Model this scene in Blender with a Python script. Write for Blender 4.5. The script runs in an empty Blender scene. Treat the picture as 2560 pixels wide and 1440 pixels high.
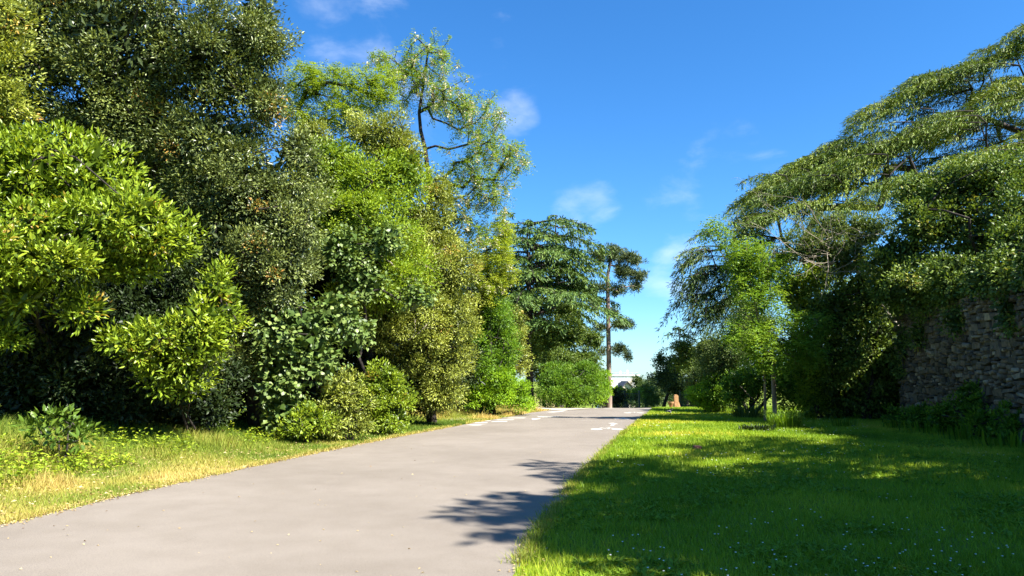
import bpy, math, random
import numpy as np
from mathutils import Vector, Matrix

# ------------------------------------------------------------------ camera, light, exposure
F = 1850.0                      # focal length in photo pixels (2560 wide)
PITCH = math.atan(230.0 / F)    # the road plane vanishes 230 px below the middle
EYE = 1.6
scene = bpy.context.scene
col = scene.collection
cam_d = bpy.data.cameras.new('camera'); cam = bpy.data.objects.new('camera', cam_d); col.objects.link(cam)
cam.location = (0, 0, EYE); cam.rotation_euler = (math.pi / 2 + PITCH, 0, 0)
cam_d.sensor_width = 36; cam_d.lens = 36 * F / 2560; cam_d.clip_start = .1; cam_d.clip_end = 8000
scene.camera = cam

SUN_EL = math.radians(47)
SUN_AZ = math.atan2(.83, -.56)           # from +Y towards +X
sx, sy, sz = math.sin(SUN_AZ) * math.cos(SUN_EL), math.cos(SUN_AZ) * math.cos(SUN_EL), math.sin(SUN_EL)
world = bpy.data.worlds.new('World'); scene.world = world; world.use_nodes = True
nt = world.node_tree; nt.nodes.clear()
N = nt.nodes.new; LK = nt.links.new
out = N('ShaderNodeOutputWorld'); bg = N('ShaderNodeBackground'); sky = N('ShaderNodeTexSky')
sky.sky_type = 'NISHITA'; sky.sun_disc = False; sky.sun_elevation = SUN_EL; sky.sun_rotation = SUN_AZ
sky.air_density = 1.0; sky.dust_density = .35; sky.ozone_density = 3.0; sky.altitude = 50
hsv = N('ShaderNodeHueSaturation'); hsv.inputs['Saturation'].default_value = 1.12; hsv.inputs['Value'].default_value = 1.0
tn = N('ShaderNodeMixRGB'); tn.blend_type = 'MULTIPLY'; tn.inputs[0].default_value = 1; tn.inputs[2].default_value = (.72, .99, 1.26, 1)
LK(sky.outputs[0], tn.inputs[1]); LK(tn.outputs[0], hsv.inputs['Color'])
# a few small fair-weather cloud puffs, some of them outside the view
tc = N('ShaderNodeTexCoord'); mp = N('ShaderNodeMapping'); mp.inputs['Scale'].default_value = (7, 7, 15)
nz = N('ShaderNodeTexNoise'); nz.inputs['Scale'].default_value = 1.5; nz.inputs['Detail'].default_value = 7; nz.inputs['Roughness'].default_value = .55
nz.inputs['Distortion'].default_value = .3
LK(tc.outputs['Generated'], mp.inputs['Vector']); LK(mp.outputs[0], nz.inputs['Vector'])
nr_ = N('ShaderNodeMapRange'); nr_.inputs['From Min'].default_value = .25; nr_.inputs['From Max'].default_value = .75; LK(nz.outputs['Fac'], nr_.inputs['Value'])
acc = None
def sky_dir(px, py):
    v = Vector(((px - 1280) / F, math.cos(PITCH) - (720 - py) / F * math.sin(PITCH), math.sin(PITCH) + (720 - py) / F * math.cos(PITCH))); return v.normalized()
puffs = [(sky_dir(890, 85), 3.6, .34), (sky_dir(1460, 540), 2.0, .42), (sky_dir(1700, 690), 2.2, .40), (sky_dir(1840, 440), 3.2, .12), (sky_dir(1290, 300), 1.4, .36), (sky_dir(1010, 310), 2.2, .35), (sky_dir(1180, 190), 3.5, .10), (sky_dir(1640, 500), 3.0, .10)]
puffs += [(Vector((math.cos(a) * math.cos(e), math.sin(a) * math.cos(e), math.sin(e))), w, .35) for a, e, w in ((.2, .35, 4.), (-.6, .3, 4.), (-1.6, .5, 5.), (-2.4, .25, 4.), (3.0, .4, 5.), (2.5, .7, 4.))]
for dv, wd, st in puffs:
    dt = N('ShaderNodeVectorMath'); dt.operation = 'DOT_PRODUCT'; dt.inputs[1].default_value = dv; LK(tc.outputs['Generated'], dt.inputs[0])
    mr = N('ShaderNodeMapRange'); mr.interpolation_type = 'SMOOTHSTEP'; mr.inputs['From Min'].default_value = math.cos(math.radians(wd * 1.9)); mr.inputs['From Max'].default_value = 1.0; mr.inputs['To Max'].default_value = .30 + st
    LK(dt.outputs['Value'], mr.inputs['Value'])
    if acc is None: acc = mr.outputs[0]
    else:
        ad = N('ShaderNodeMath'); ad.operation = 'ADD'; LK(acc, ad.inputs[0]); LK(mr.outputs[0], ad.inputs[1]); acc = ad.outputs[0]
fa = N('ShaderNodeMath'); fa.operation = 'ADD'; LK(acc, fa.inputs[0]); LK(nr_.outputs[0], fa.inputs[1])
fm = N('ShaderNodeMapRange'); fm.interpolation_type = 'SMOOTHSTEP'; fm.inputs['From Min'].default_value = .95; fm.inputs['From Max'].default_value = 1.9; fm.inputs['To Max'].default_value = .32
LK(fa.outputs[0], fm.inputs['Value'])
mix = N('ShaderNodeMixRGB'); mix.inputs['Color2'].default_value = (7.6, 8.0, 8.6, 1)
LK(fm.outputs[0], mix.inputs['Fac']); LK(hsv.outputs[0], mix.inputs['Color1'])
LK(mix.outputs[0], bg.inputs['Color']); bg.inputs['Strength'].default_value = .055
LK(bg.outputs[0], out.inputs['Surface'])

sun_d = bpy.data.lights.new('sun', 'SUN'); sun_d.energy = 5.0; sun_d.angle = math.radians(.53); sun_d.color = (1, .945, .86)
sun = bpy.data.objects.new('sun', sun_d); col.objects.link(sun)
sun.rotation_euler = Vector((sx, sy, sz)).to_track_quat('Z', 'Y').to_euler()
sun.location = (40, -12, 60)
vs = scene.view_settings
vs.view_transform = 'Standard'; vs.look = 'None'; vs.exposure = 1.85; vs.gamma = 1; vs.use_curve_mapping = False
cy = scene.cycles
cy.max_bounces = 6; cy.diffuse_bounces = 2; cy.glossy_bounces = 2; cy.transmission_bounces = 3; cy.transparent_max_bounces = 4
cy.caustics_reflective = False; cy.caustics_refractive = False; cy.sample_clamp_indirect = 4
try:
    cy.use_denoising = True; cy.denoiser = 'OPENIMAGEDENOISE'
except Exception:
    pass

# ------------------------------------------------------------------ helpers: geometry of the place
CP, SP = math.cos(PITCH), math.sin(PITCH)
def P(px, py, d):
    """world point that lies at distance d (along +Y) in the direction of a photo pixel"""
    a = (px - 1280) / F; b = (720 - py) / F
    s = d / (CP - b * SP)
    return np.array((a * s, d, EYE + (SP + b * CP) * s))
def G(px, py, z=0.0):
    a = (px - 1280) / F; b = (720 - py) / F
    s = (z - EYE) / (SP + b * CP)
    return np.array((a * s, (CP - b * SP) * s, z))

Lp = [(-10., -6.5)] + [(g[1], g[0]) for g in (G(0, 1312), G(330, 1235), G(640, 1165), G(930, 1105), G(1170, 1060), G(1340, 1030), G(1450, 1018))] + [(58, 8.4), (80, 13.5)]
Rp = [(-10., -1.2), (2., -.45)] + [(g[1], g[0]) for g in (G(1280, 1440), G(1420, 1230), G(1530, 1110), G(1590, 1060), G(1640, 1018))] + [(58, 12.6), (80, 18)]
Lp, Rp = np.array(Lp), np.array(Rp)
def smoothed(tab):
    ys = np.arange(-10, 80.1, .5); xs = np.interp(ys, tab[:, 0], tab[:, 1])
    k = np.ones(9) / 9; xp = np.concatenate([2 * xs[0] - xs[4:0:-1], xs, 2 * xs[-1] - xs[-2:-6:-1]])
    return ys, np.convolve(xp, k, 'valid')
LY, LX = smoothed(Lp); RY, RX = smoothed(Rp)
def xl(y): return np.interp(y, LY, LX)
def xr(y): return np.interp(y, RY, RX)
WA, WB = np.array((12.75, 18.0)), np.array((14.75, 28.2))     # foot line of the stone wall
WD = (WB - WA) / np.linalg.norm(WB - WA); WNRM = np.array((-WD[1], WD[0]))
def xw(y): return WA[0] + (y - WA[1]) * WD[0] / WD[1]

_lat = np.random.RandomState(7).rand(256, 256)
def vnoise(x, y):
    x = np.asarray(x, float); y = np.asarray(y, float)
    xi = np.floor(x).astype(int); yi = np.floor(y).astype(int); fx = x - xi; fy = y - yi
    fx = fx * fx * (3 - 2 * fx); fy = fy * fy * (3 - 2 * fy)
    g = lambda i, j: _lat[i & 255, j & 255]
    return (g(xi, yi) * (1 - fx) + g(xi + 1, yi) * fx) * (1 - fy) + (g(xi, yi + 1) * (1 - fx) + g(xi + 1, yi + 1) * fx) * fy
def sstep(a, b, x):
    t = np.clip((x - a) / (b - a), 0, 1); return t * t * (3 - 2 * t)
def terr(x, y):
    x = np.asarray(x, float); y = np.asarray(y, float)
    t = np.maximum(0, y - 41)
    z = -.055 * t * t / (t + 7)                       # the ground falls away past the crest
    z = np.maximum(z, -6.0)
    s = xl(np.clip(y, -10, 80)) - x
    bank = .58 * sstep(.3, 5.5, s) * (1 - .65 * sstep(22, 30, y)) * (1 - sstep(45, 60, y))
    z = z + bank
    off = np.minimum(np.abs(s), 9) * 0
    rgt = x - xr(np.clip(y, -10, 80))
    away = np.maximum(sstep(.2, 1.5, s), sstep(.2, 1.5, rgt))
    z = z + away * .05 * (vnoise(x * .45 + 9, y * .45) - .5)
    return z

# ------------------------------------------------------------------ helpers: objects and materials
def tag(o, label=None, cat=None, group=None, kind=None):
    if label: o['label'] = label
    if cat: o['category'] = cat
    if group: o['group'] = group
    if kind: o['kind'] = kind
    return o
def empty(name, loc, label, cat, group=None):
    o = bpy.data.objects.new(name, None); col.objects.link(o); o.location = tuple(map(float, loc)); o.empty_display_size = .2
    return tag(o, label, cat, group)
def link(name, me, parent=None):
    o = bpy.data.objects.new(name, me); col.objects.link(o)
    if parent is not None: o.parent = parent
    return o
TRI = [0]
def mesh_np(name, V, Fc, mat=None, tint=None, smooth=False, origin=None):
    V = np.asarray(V, np.float32); Fc = np.asarray(Fc, np.int32)
    if origin is not None: V = V - np.asarray(origin, np.float32)
    me = bpy.data.meshes.new(name); n, k = Fc.shape
    TRI[0] += n * (k - 2)
    me.vertices.add(len(V)); me.vertices.foreach_set('co', V.ravel())
    me.loops.add(n * k); me.loops.foreach_set('vertex_index', Fc.ravel())
    me.polygons.add(n); me.polygons.foreach_set('loop_start', np.arange(0, n * k, k, dtype=np.int32))
    try: me.polygons.foreach_set('loop_total', np.full(n, k, np.int32))
    except Exception: pass
    if smooth: me.polygons.foreach_set('use_smooth', np.ones(n, bool))
    if tint is not None:
        at = me.attributes.new('tint', 'FLOAT', 'FACE'); at.data.foreach_set('value', np.asarray(tint, np.float32))
    me.update(calc_edges=True); me.validate()
    if mat: me.materials.append(mat)
    return me
def pydata(name, V, Fc, mat, smooth=False, origin=None):
    if origin is not None: V = [tuple(np.asarray(v, float) - np.asarray(origin, float)) for v in V]
    me = bpy.data.meshes.new(name); me.from_pydata([tuple(map(float, v)) for v in V], [], [tuple(map(int, f)) for f in Fc])
    TRI[0] += sum(len(f) - 2 for f in Fc)
    if smooth: me.polygons.foreach_set('use_smooth', [True] * len(Fc))
    if mat: me.materials.append(mat)
    me.update(); return me
def box(x0, x1, y0, y1, z0, z1):
    V = [(x, y, z) for z in (z0, z1) for y in (y0, y1) for x in (x0, x1)]
    return V, [(0, 2, 3, 1), (4, 5, 7, 6), (0, 1, 5, 4), (2, 6, 7, 3), (0, 4, 6, 2), (1, 3, 7, 5)]
def joinp(parts):
    V, Fc = [], []
    for v, f in parts:
        o = len(V); V += list(v); Fc += [tuple(i + o for i in q) for q in f]
    return V, Fc

def new_mat(name):
    m = bpy.data.materials.new(name); m.use_nodes = True; t = m.node_tree; t.nodes.clear()
    return m, t
def ramp(t, stops):
    r = t.nodes.new('ShaderNodeValToRGB'); e = r.color_ramp.elements
    while len(e) < len(stops): e.new(.5)
    for i, (p, c) in enumerate(stops):
        e[i].position = p; e[i].color = (*c, 1)
    return r
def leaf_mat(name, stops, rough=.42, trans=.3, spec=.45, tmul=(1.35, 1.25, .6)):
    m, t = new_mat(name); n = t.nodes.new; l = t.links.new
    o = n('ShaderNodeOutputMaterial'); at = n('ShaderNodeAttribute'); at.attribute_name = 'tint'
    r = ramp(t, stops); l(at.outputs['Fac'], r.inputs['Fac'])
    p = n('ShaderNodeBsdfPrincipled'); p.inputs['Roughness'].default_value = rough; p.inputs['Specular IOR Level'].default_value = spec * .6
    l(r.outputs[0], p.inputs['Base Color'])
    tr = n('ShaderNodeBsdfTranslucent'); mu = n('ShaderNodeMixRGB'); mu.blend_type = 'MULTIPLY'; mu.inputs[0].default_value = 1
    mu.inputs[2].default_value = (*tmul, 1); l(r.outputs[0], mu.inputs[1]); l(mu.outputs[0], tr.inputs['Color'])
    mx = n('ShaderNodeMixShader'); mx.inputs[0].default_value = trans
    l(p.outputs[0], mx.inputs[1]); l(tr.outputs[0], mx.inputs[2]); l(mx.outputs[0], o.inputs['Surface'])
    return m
def solid_mat(name, ca, cb, scale=8, rough=.8, bump=.0, bscale=None, detail=6, spec=.3, stretch=(1, 1, 1), lo=.35, hi=.65):
    m, t = new_mat(name); n = t.nodes.new; l = t.links.new
    o = n('ShaderNodeOutputMaterial'); p = n('ShaderNodeBsdfPrincipled'); tc = n('ShaderNodeTexCoord'); mp = n('ShaderNodeMapping')
    mp.inputs['Scale'].default_value = stretch
    z = n('ShaderNodeTexNoise'); z.inputs['Scale'].default_value = scale; z.inputs['Detail'].default_value = detail
    l(tc.outputs['Object'], mp.inputs[0]); l(mp.outputs[0], z.inputs['Vector'])
    r = ramp(t, [(lo, ca), (hi, cb)]); l(z.outputs['Fac'], r.inputs['Fac']); l(r.outputs[0], p.inputs['Base Color'])
    p.inputs['Roughness'].default_value = rough; p.inputs['Specular IOR Level'].default_value = spec
    if bump:
        b = n('ShaderNodeBump'); b.inputs['Strength'].default_value = bump; b.inputs['Distance'].default_value = .02
        z2 = n('ShaderNodeTexNoise'); z2.inputs['Scale'].default_value = bscale or scale * 4; z2.inputs['Detail'].default_value = 4
        l(mp.outputs[0], z2.inputs['Vector']); l(z2.outputs['Fac'], b.inputs['Height']); l(b.outputs[0], p.inputs['Normal'])
    l(p.outputs[0], o.inputs['Surface'])
    return m

M = {}
M['bark'] = solid_mat('bark', (.035, .028, .022), (.11, .09, .07), 6, .9, .6, 14, stretch=(1, 1, .25))
M['dark_bark'] = solid_mat('dark_bark', (.018, .014, .012), (.05, .04, .034), 6, .9, .6, 14, stretch=(1, 1, .25))
M['pine_bark'] = solid_mat('pine_bark', (.12, .085, .065), (.30, .225, .18), 4, .9, .8, 9, stretch=(1, 1, .3))
M['twig'] = solid_mat('twig', (.20, .17, .13), (.36, .31, .24), 9, .9)
M['laurel'] = leaf_mat('laurel_leaf', [(0, (0.051, 0.088, 0.009)), (.45, (0.201, 0.294, 0.021)), (.85, (0.343, 0.419, 0.033)), (.93, (0.289, 0.264, 0.035)), (1, (0.366, 0.223, 0.040))], .34, .3, .5)
M['laurel_deep'] = leaf_mat('laurel_deep_leaf', [(0, (0.037, 0.083, 0.011)), (.6, (0.094, 0.165, 0.019)), (1, (0.163, 0.236, 0.028))], .36, .3, .5)
M['ilex'] = leaf_mat('holm_oak_leaf', [(0, (0.028, 0.044, 0.013)), (.4, (0.120, 0.157, 0.044)), (.78, (0.241, 0.288, 0.070)), (.93, (0.281, 0.265, 0.068)), (1, (0.598, 0.300, 0.068))], .36, .15, .6)
M['ilex_olive'] = leaf_mat('olive_oak_leaf', [(0, (0.065, 0.086, 0.015)), (.45, (0.231, 0.276, 0.043)), (.85, (0.381, 0.411, 0.063)), (.95, (0.351, 0.312, 0.066)), (1, (0.561, 0.330, 0.077))], .4, .2, .5)
M['green_tree'] = leaf_mat('green_tree_leaf', [(0, (0.056, 0.104, 0.010)), (.5, (0.233, 0.346, 0.025)), (1, (0.381, 0.452, 0.039))], .42, .34, .4)
M['lime'] = leaf_mat('heart_leaf', [(0, (0.058, 0.106, 0.022)), (.5, (0.129, 0.194, 0.044)), (1, (0.232, 0.292, 0.078))], .42, .24, .5)
M['robinia'] = leaf_mat('robinia_leaf', [(0, (0.056, 0.097, 0.011)), (.5, (0.200, 0.296, 0.028)), (1, (0.302, 0.387, 0.038))], .45, .42, .35)
M['robinia_fl'] = leaf_mat('robinia_flower_leaf', [(0, (0.092, 0.169, 0.016)), (.6, (0.173, 0.276, 0.028)), (1, (0.276, 0.350, 0.050))], .45, .42, .35)
M['flower'] = leaf_mat('robinia_blossom', [(0, (0.433, 0.384, 0.207)), (1, (0.614, 0.568, 0.373))], .6, .3, .2, (1, 1, .9))
M['gold'] = leaf_mat('golden_leaf', [(0, (0.132, 0.204, 0.014)), (.6, (0.264, 0.344, 0.028)), (1, (0.396, 0.432, 0.057))], .45, .4, .35)
M['hedge'] = leaf_mat('hedge_leaf', [(0, (0.028, 0.075, 0.007)), (.5, (0.129, 0.251, 0.020)), (1, (0.219, 0.326, 0.025))], .42, .34, .4)
M['bright'] = leaf_mat('bright_shrub_leaf', [(0, (0.080, 0.167, 0.011)), (.5, (0.263, 0.445, 0.023)), (1, (0.353, 0.505, 0.035))], .42, .4, .4)
M['young'] = leaf_mat('young_tree_leaf', [(0, (0.061, 0.142, 0.015)), (.5, (0.135, 0.248, 0.024)), (1, (0.257, 0.366, 0.044))], .42, .38, .4)
M['oak'] = leaf_mat('oak_leaf', [(0, (0.050, 0.088, 0.015)), (.5, (0.106, 0.165, 0.027)), (1, (0.188, 0.230, 0.043))], .45, .3, .35)
M['willow'] = leaf_mat('grey_green_leaf', [(0, (0.050, 0.083, 0.021)), (.5, (0.106, 0.159, 0.038)), (1, (0.188, 0.236, 0.057))], .45, .3, .35)
M['ivy'] = leaf_mat('ivy_leaf', [(0, (0.024, 0.046, 0.009)), (.5, (0.112, 0.179, 0.029)), (.9, (0.223, 0.287, 0.049)), (1, (0.315, 0.269, 0.051))], .46, .24, .4)
M['shade'] = leaf_mat('shade_tinted_leaf', [(0, (0.011, 0.021, 0.006)), (1, (0.036, 0.060, 0.014))], .45, .15, .4)  # leaf colour darkened to stand in for deep shade
M['cedar'] = leaf_mat('cedar_needle', [(0, (0.032, 0.071, 0.017)), (.5, (0.074, 0.136, 0.026)), (1, (0.143, 0.201, 0.034))], .5, .12, .35)
M['cedar_big'] = leaf_mat('spreading_cedar_needle', [(0, (0.036, 0.066, 0.011)), (.5, (0.111, 0.171, 0.021)), (1, (0.238, 0.273, 0.037))], .5, .15, .35)
M['pine'] = leaf_mat('pine_needle', [(0, (0.035, 0.063, 0.021)), (.5, (0.077, 0.110, 0.034)), (1, (0.142, 0.168, 0.052))], .5, .12, .35)
M['far'] = leaf_mat('far_tree_leaf', [(0, (0.031, 0.059, 0.019)), (.6, (0.075, 0.118, 0.033)), (1, (0.138, 0.177, 0.048))], .5, .2, .3)
M['grass'] = leaf_mat('lawn_blade', [(0, (0.092, 0.173, 0.013)), (.45, (0.193, 0.312, 0.020)), (.8, (0.346, 0.429, 0.033)), (1, (0.611, 0.495, 0.077))], .5, .35, .3)
M['dry_grass'] = leaf_mat('verge_blade', [(0, (0.088, 0.153, 0.017)), (.3, (0.200, 0.254, 0.033)), (.6, (0.350, 0.319, 0.071)), (1, (0.575, 0.425, 0.152))], .55, .3, .25)
M['litter'] = leaf_mat('fallen_leaf', [(0, (.22, .12, .05)), (.4, (.42, .30, .12)), (1, (.62, .52, .28))], .6, .1, .25)
M['daisy'] = leaf_mat('daisy_petal', [(0, (.75, .75, .70)), (1, (.85, .85, .8))], .6, .2, .2, (1, 1, 1))
M['wall_core'] = solid_mat('wall_mortar', (.02, .019, .016), (.04, .036, .03), 5, .95, .8, 20)
M['soil'] = solid_mat('terrace_soil', (.03, .04, .015), (.08, .09, .03), 2, .95)

# ------------------------------------------------------------------ leaves, crowns, branches
CAM = np.array((0, 0, EYE))
def unit(v): return v / np.maximum(np.linalg.norm(v, axis=-1, keepdims=True), 1e-9)
def rsph(rng, n): return unit(rng.normal(size=(n, 3)))
def leaf_arrays(pos, d, up, L, W, fold=.22, droop=.08):
    d = unit(d); side = unit(np.cross(d, up)); nr = np.cross(side, d)
    L = L[:, None]; W = W[:, None]
    v0 = pos; mid = pos + d * L * .45 + nr * W * fold
    V = np.stack([v0, mid + side * W * .5, pos + d * L - nr * L * droop, mid - side * W * .5], 1).reshape(-1, 3)
    b = np.arange(len(pos))[:, None] * 4
    return V, np.concatenate([b + [0, 1, 2], b + [0, 2, 3]], 1).reshape(-1, 3)
def area(r):
    a, b, c = r; p = 1.6
    return 4 * math.pi * ((a ** p * b ** p + a ** p * c ** p + b ** p * c ** p) / 3) ** (1 / p)
def lobes_px(spec, dflt_depth=1.0):
    out = []
    for s in spec:
        px, py, d, rx, rz = s[:5]; ry = s[5] if len(s) > 5 else max(rx, rz) * .85 * d / F * dflt_depth
        out.append((P(px, py, d), np.array((rx * d / F, ry, rz * d / F))))
    return out
def clump_points(rng, lobes, cr, dens=1.0, shell=(.80, 1.06), back=.3, zmin=None, skip=.82):
    C, Nn = [], []
    for i, (c, r) in enumerate(lobes):
        n = int(max(4, area(r) / (cr * cr * 1.7) * dens))
        u = rsph(rng, n)
        rad = rng.uniform(shell[0], shell[1], n) + .32 * (vnoise(u[:, 0] * 2.6 + i * 7, u[:, 2] * 2.6 + u[:, 1] * 2.6) - .5)
        p = c + u * r * rad[:, None]; nn = unit(u / r)
        keep = np.ones(n, bool)
        for j, (c2, r2) in enumerate(lobes):
            if j != i: keep &= np.linalg.norm((p - c2) / r2, axis=1) > skip
        facing = np.einsum('ij,ij->i', nn, unit(CAM - p))
        keep &= (facing > -.15) | (rng.rand(n) < back)
        g = terr(p[:, 0], p[:, 1]) if zmin is None else zmin
        keep &= p[:, 2] > g + .12
        C.append(p[keep]); Nn.append(nn[keep])
    return np.concatenate(C), np.concatenate(Nn)
def sublobes(rng, lobes, n=9, f=.44):
    out = []
    for c, r in lobes:
        if max(r) < .55: out.append((c, r)); continue
        k = n + int(min(8, 1.5 * max(r)))
        u = rsph(rng, k)
        for i in range(k):
            q = f * rng.uniform(.65, 1.2); out.append((c + u[i] * r * rng.uniform(.58, .78), np.array((q * (r[0] * .7 + r[2] * .3), q * r[1], q * (r[2] * .6 + min(r) * .25)))))
        out.append((c, r * .74))
    return out
def foliage(rng, lobes0, cr, k, L, W, dens=1.0, upb=.3, spread=.8, back=.3, inner=True, flat=.75, zmin=None, accent=.03, shell=(.8, 1.06), skip=.82, fold=.22, hang=0., inner_scale=2.4, cov=.85, icov=1.5, lumpy=True):
    lobes = sublobes(rng, lobes0) if lumpy else lobes0
    C, Nn = clump_points(rng, lobes, cr, dens, shell, back, zmin, skip)
    k = max(k * .6, cov * 1.7 * cr * cr / (L * W * .5)) if cov else k
    n = len(C); kk = rng.poisson(k, n).clip(2)
    idx = np.repeat(np.arange(n), kk); m = len(idx)
    rr = (cr * rng.uniform(.65, 1.3, n))[idx]
    o = rsph(rng, m); q = rng.rand(m, 1) ** .45
    pos = C[idx] + o * q * rr[:, None] * np.array((1, 1, flat))
    up0 = np.array((0, 0, 1.))
    d = unit(Nn[idx] * .5 + o * spread + rng.normal(size=(m, 3)) * .35 + up0 * (upb - hang))
    up = Nn[idx] * .5 + up0 * .7 + rng.normal(size=(m, 3)) * .35
    Ls = L * rng.uniform(.65, 1.25, m); Ws = W * rng.uniform(.75, 1.2, m)
    ct = rng.rand(n); t = np.clip(.05 + .42 * ct[idx] + .43 * rng.rand(m), 0, .9)
    acc = (rng.rand(n) < accent)[idx] & (rng.rand(m) < .75); t[acc] = rng.uniform(.93, 1, acc.sum())
    V, Fc = leaf_arrays(pos, d, up, Ls, Ws, fold); T = np.repeat(t, 2)
    info = (pos, d, up, Ls, Ws, t)
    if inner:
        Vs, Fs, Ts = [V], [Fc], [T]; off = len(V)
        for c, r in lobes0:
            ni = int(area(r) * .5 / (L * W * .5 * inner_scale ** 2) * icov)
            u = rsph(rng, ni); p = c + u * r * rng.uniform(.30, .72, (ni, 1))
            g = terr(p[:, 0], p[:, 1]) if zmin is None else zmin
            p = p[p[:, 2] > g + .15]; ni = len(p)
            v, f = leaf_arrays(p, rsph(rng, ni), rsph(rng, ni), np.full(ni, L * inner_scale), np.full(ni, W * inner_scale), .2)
            Vs.append(v); Fs.append(f + off); Ts.append(np.full(2 * ni, .1)); off += len(v)  # inner leaves tinted dark, the crown's inner shade put into colour
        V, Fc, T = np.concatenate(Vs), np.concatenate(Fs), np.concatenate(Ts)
    return V, Fc, T, C, Nn, info

def cones(A, B, ra, rb, k=5):
    A, B = np.asarray(A, float), np.asarray(B, float); n = len(A)
    d = unit(B - A); h = np.where(np.abs(d[:, 2:3]) < .9, [[0, 0, 1.]], [[1., 0, 0]]); s = unit(np.cross(d, h)); w = np.cross(d, s)
    a = np.arange(k) * 2 * math.pi / k; ring = np.cos(a)[None, :, None] * s[:, None] + np.sin(a)[None, :, None] * w[:, None]
    V = np.concatenate([A[:, None] + ring * np.asarray(ra)[:, None, None], B[:, None] + ring * np.asarray(rb)[:, None, None]], 1).reshape(-1, 3)
    i = np.arange(k); j = (i + 1) % k
    f = np.stack([i, j, j + k, i + k], 1)[None] + (np.arange(n) * 2 * k)[:, None, None]
    return V, f.reshape(-1, 4)
def tube(pts, rad, k=10, rng=None):
    pts = np.asarray(pts, float); n = len(pts); V = []
    for i in range(n):
        d = unit(pts[min(i + 1, n - 1)] - pts[max(i - 1, 0)]); h = np.array((1., 0, 0)) if abs(d[2]) > .5 else np.array((0, 0, 1.))
        s = unit(np.cross(d, h)); w = np.cross(d, s)
        for a in range(k):
            rj = rad[i] * (1 + (.10 * (rng.rand() - .5) if rng is not None else 0))
            V.append(pts[i] + rj * (math.cos(2 * math.pi * a / k) * s + math.sin(2 * math.pi * a / k) * w))
    Fc = [(i * k + a, i * k + (a + 1) % k, (i + 1) * k + (a + 1) % k, (i + 1) * k + a) for i in range(n - 1) for a in range(k)]
    return np.array(V), np.array(Fc)
def skeleton(rng, trunk, tr, ends, rtip=.008, step=.7, low=.35, jit=.12, power=.5):
    """branches: each end point joins the nearest branch already there"""
    trunk = np.asarray(trunk, float); nodes = [p for p in trunk]; par = [-1] + list(range(len(trunk) - 1)); nt_ = len(trunk)
    ok0 = int(nt_ * low)
    ends = sorted(ends, key=lambda e: np.min(np.linalg.norm(trunk[ok0:] - e, axis=1)))
    for e in ends:
        A = np.array(nodes); dd = np.linalg.norm(A - e, axis=1) + .25 * np.maximum(0, A[:, 2] - e[2]); dd[:ok0] = 1e9
        i = int(np.argmin(dd)); s = A[i]; ln = np.linalg.norm(e - s); m = max(1, int(ln / step)); prev = i
        for q in range(1, m + 1):
            f = q / m; p = s + (e - s) * f + (rng.normal(size=3) * jit * ln / m * (q < m)) + np.array((0, 0, .10 * ln * math.sin(math.pi * f) * .6))
            nodes.append(p); par.append(prev); prev = len(nodes) - 1
    A = np.array(nodes); cnt = np.ones(len(A))
    for i in range(len(A) - 1, nt_ - 1, -1): cnt[par[i]] += cnt[i]
    rad = rtip * cnt ** power
    rad = np.minimum(rad, np.max(tr) * .6); tri = np.arange(nt_, len(A)); pi = np.array(par)[tri] if len(tri) else np.array([], int)
    ra = np.where(pi < nt_, np.minimum(rad[tri] * 1.2, np.asarray(tr)[np.minimum(pi, nt_ - 1)]), np.minimum(rad[pi], rad[tri] * 1.5))
    V1, F1 = tube(trunk, tr, 10, rng)
    if len(tri):
        V2, F2 = cones(A[pi], A[tri], ra, rad[tri]); return np.concatenate([V1, V2]), np.concatenate([F1, F2 + len(V1)])
    return V1, F1
def trunk_line(base, top, n=8, bend=.15, rng=None):
    base, top = np.asarray(base, float), np.asarray(top, float); t = np.linspace(0, 1, n)[:, None]
    p = base + (top - base) * t
    if rng is not None: p[1:-1] += rng.normal(size=(n - 2, 3)) * bend * np.array((1, 1, .2))
    return p

def crown_tree(name, label, cat, seed, base, lobes, leaf, bark='bark', trunk_r=.15, cr=.4, k=16, L=.1, W=.045, group=None, stems=1, top=None, ends=45, rtip=.01, part='crown', **kw):
    rng = np.random.RandomState(seed); base = np.asarray(base, float).copy()
    base[2] = float(terr(base[0], base[1])) if kw.get('zmin') is None else kw['zmin']
    root = empty(name, base, label, cat, group)
    V, Fc, T, C, Nn, info = foliage(rng, lobes, cr, k, L, W, **kw)
    link(part, mesh_np(part, V, Fc, M[leaf], T, origin=base), root)
    cc = np.average([c for c, r in lobes], axis=0, weights=[np.prod(r) for c, r in lobes])
    sel = C[rng.permutation(len(C))[:ends]]; sel = cc + (sel - cc) * .92
    for s in range(stems):
        so = min(1., trunk_r * 9); b = base + np.array((rng.uniform(-.4, .4), rng.uniform(-.3, .3), -.08)) * so * (stems > 1) - np.array((0, 0, .06))
        tp = (np.asarray(top, float) if top is not None else cc) + (rng.normal(size=3) * .5 * so * (stems > 1))
        tl = trunk_line(b, tp, 8, .04 * np.linalg.norm(tp - b) / 2, rng)
        v, f = skeleton(rng, tl, np.linspace(trunk_r, trunk_r * .45, 8), sel[s::stems], rtip)
        link('trunk' if stems == 1 else 'stem', mesh_np('trunk', v, f, M[bark], smooth=True, origin=base), root)
    return root, info, base

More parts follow.
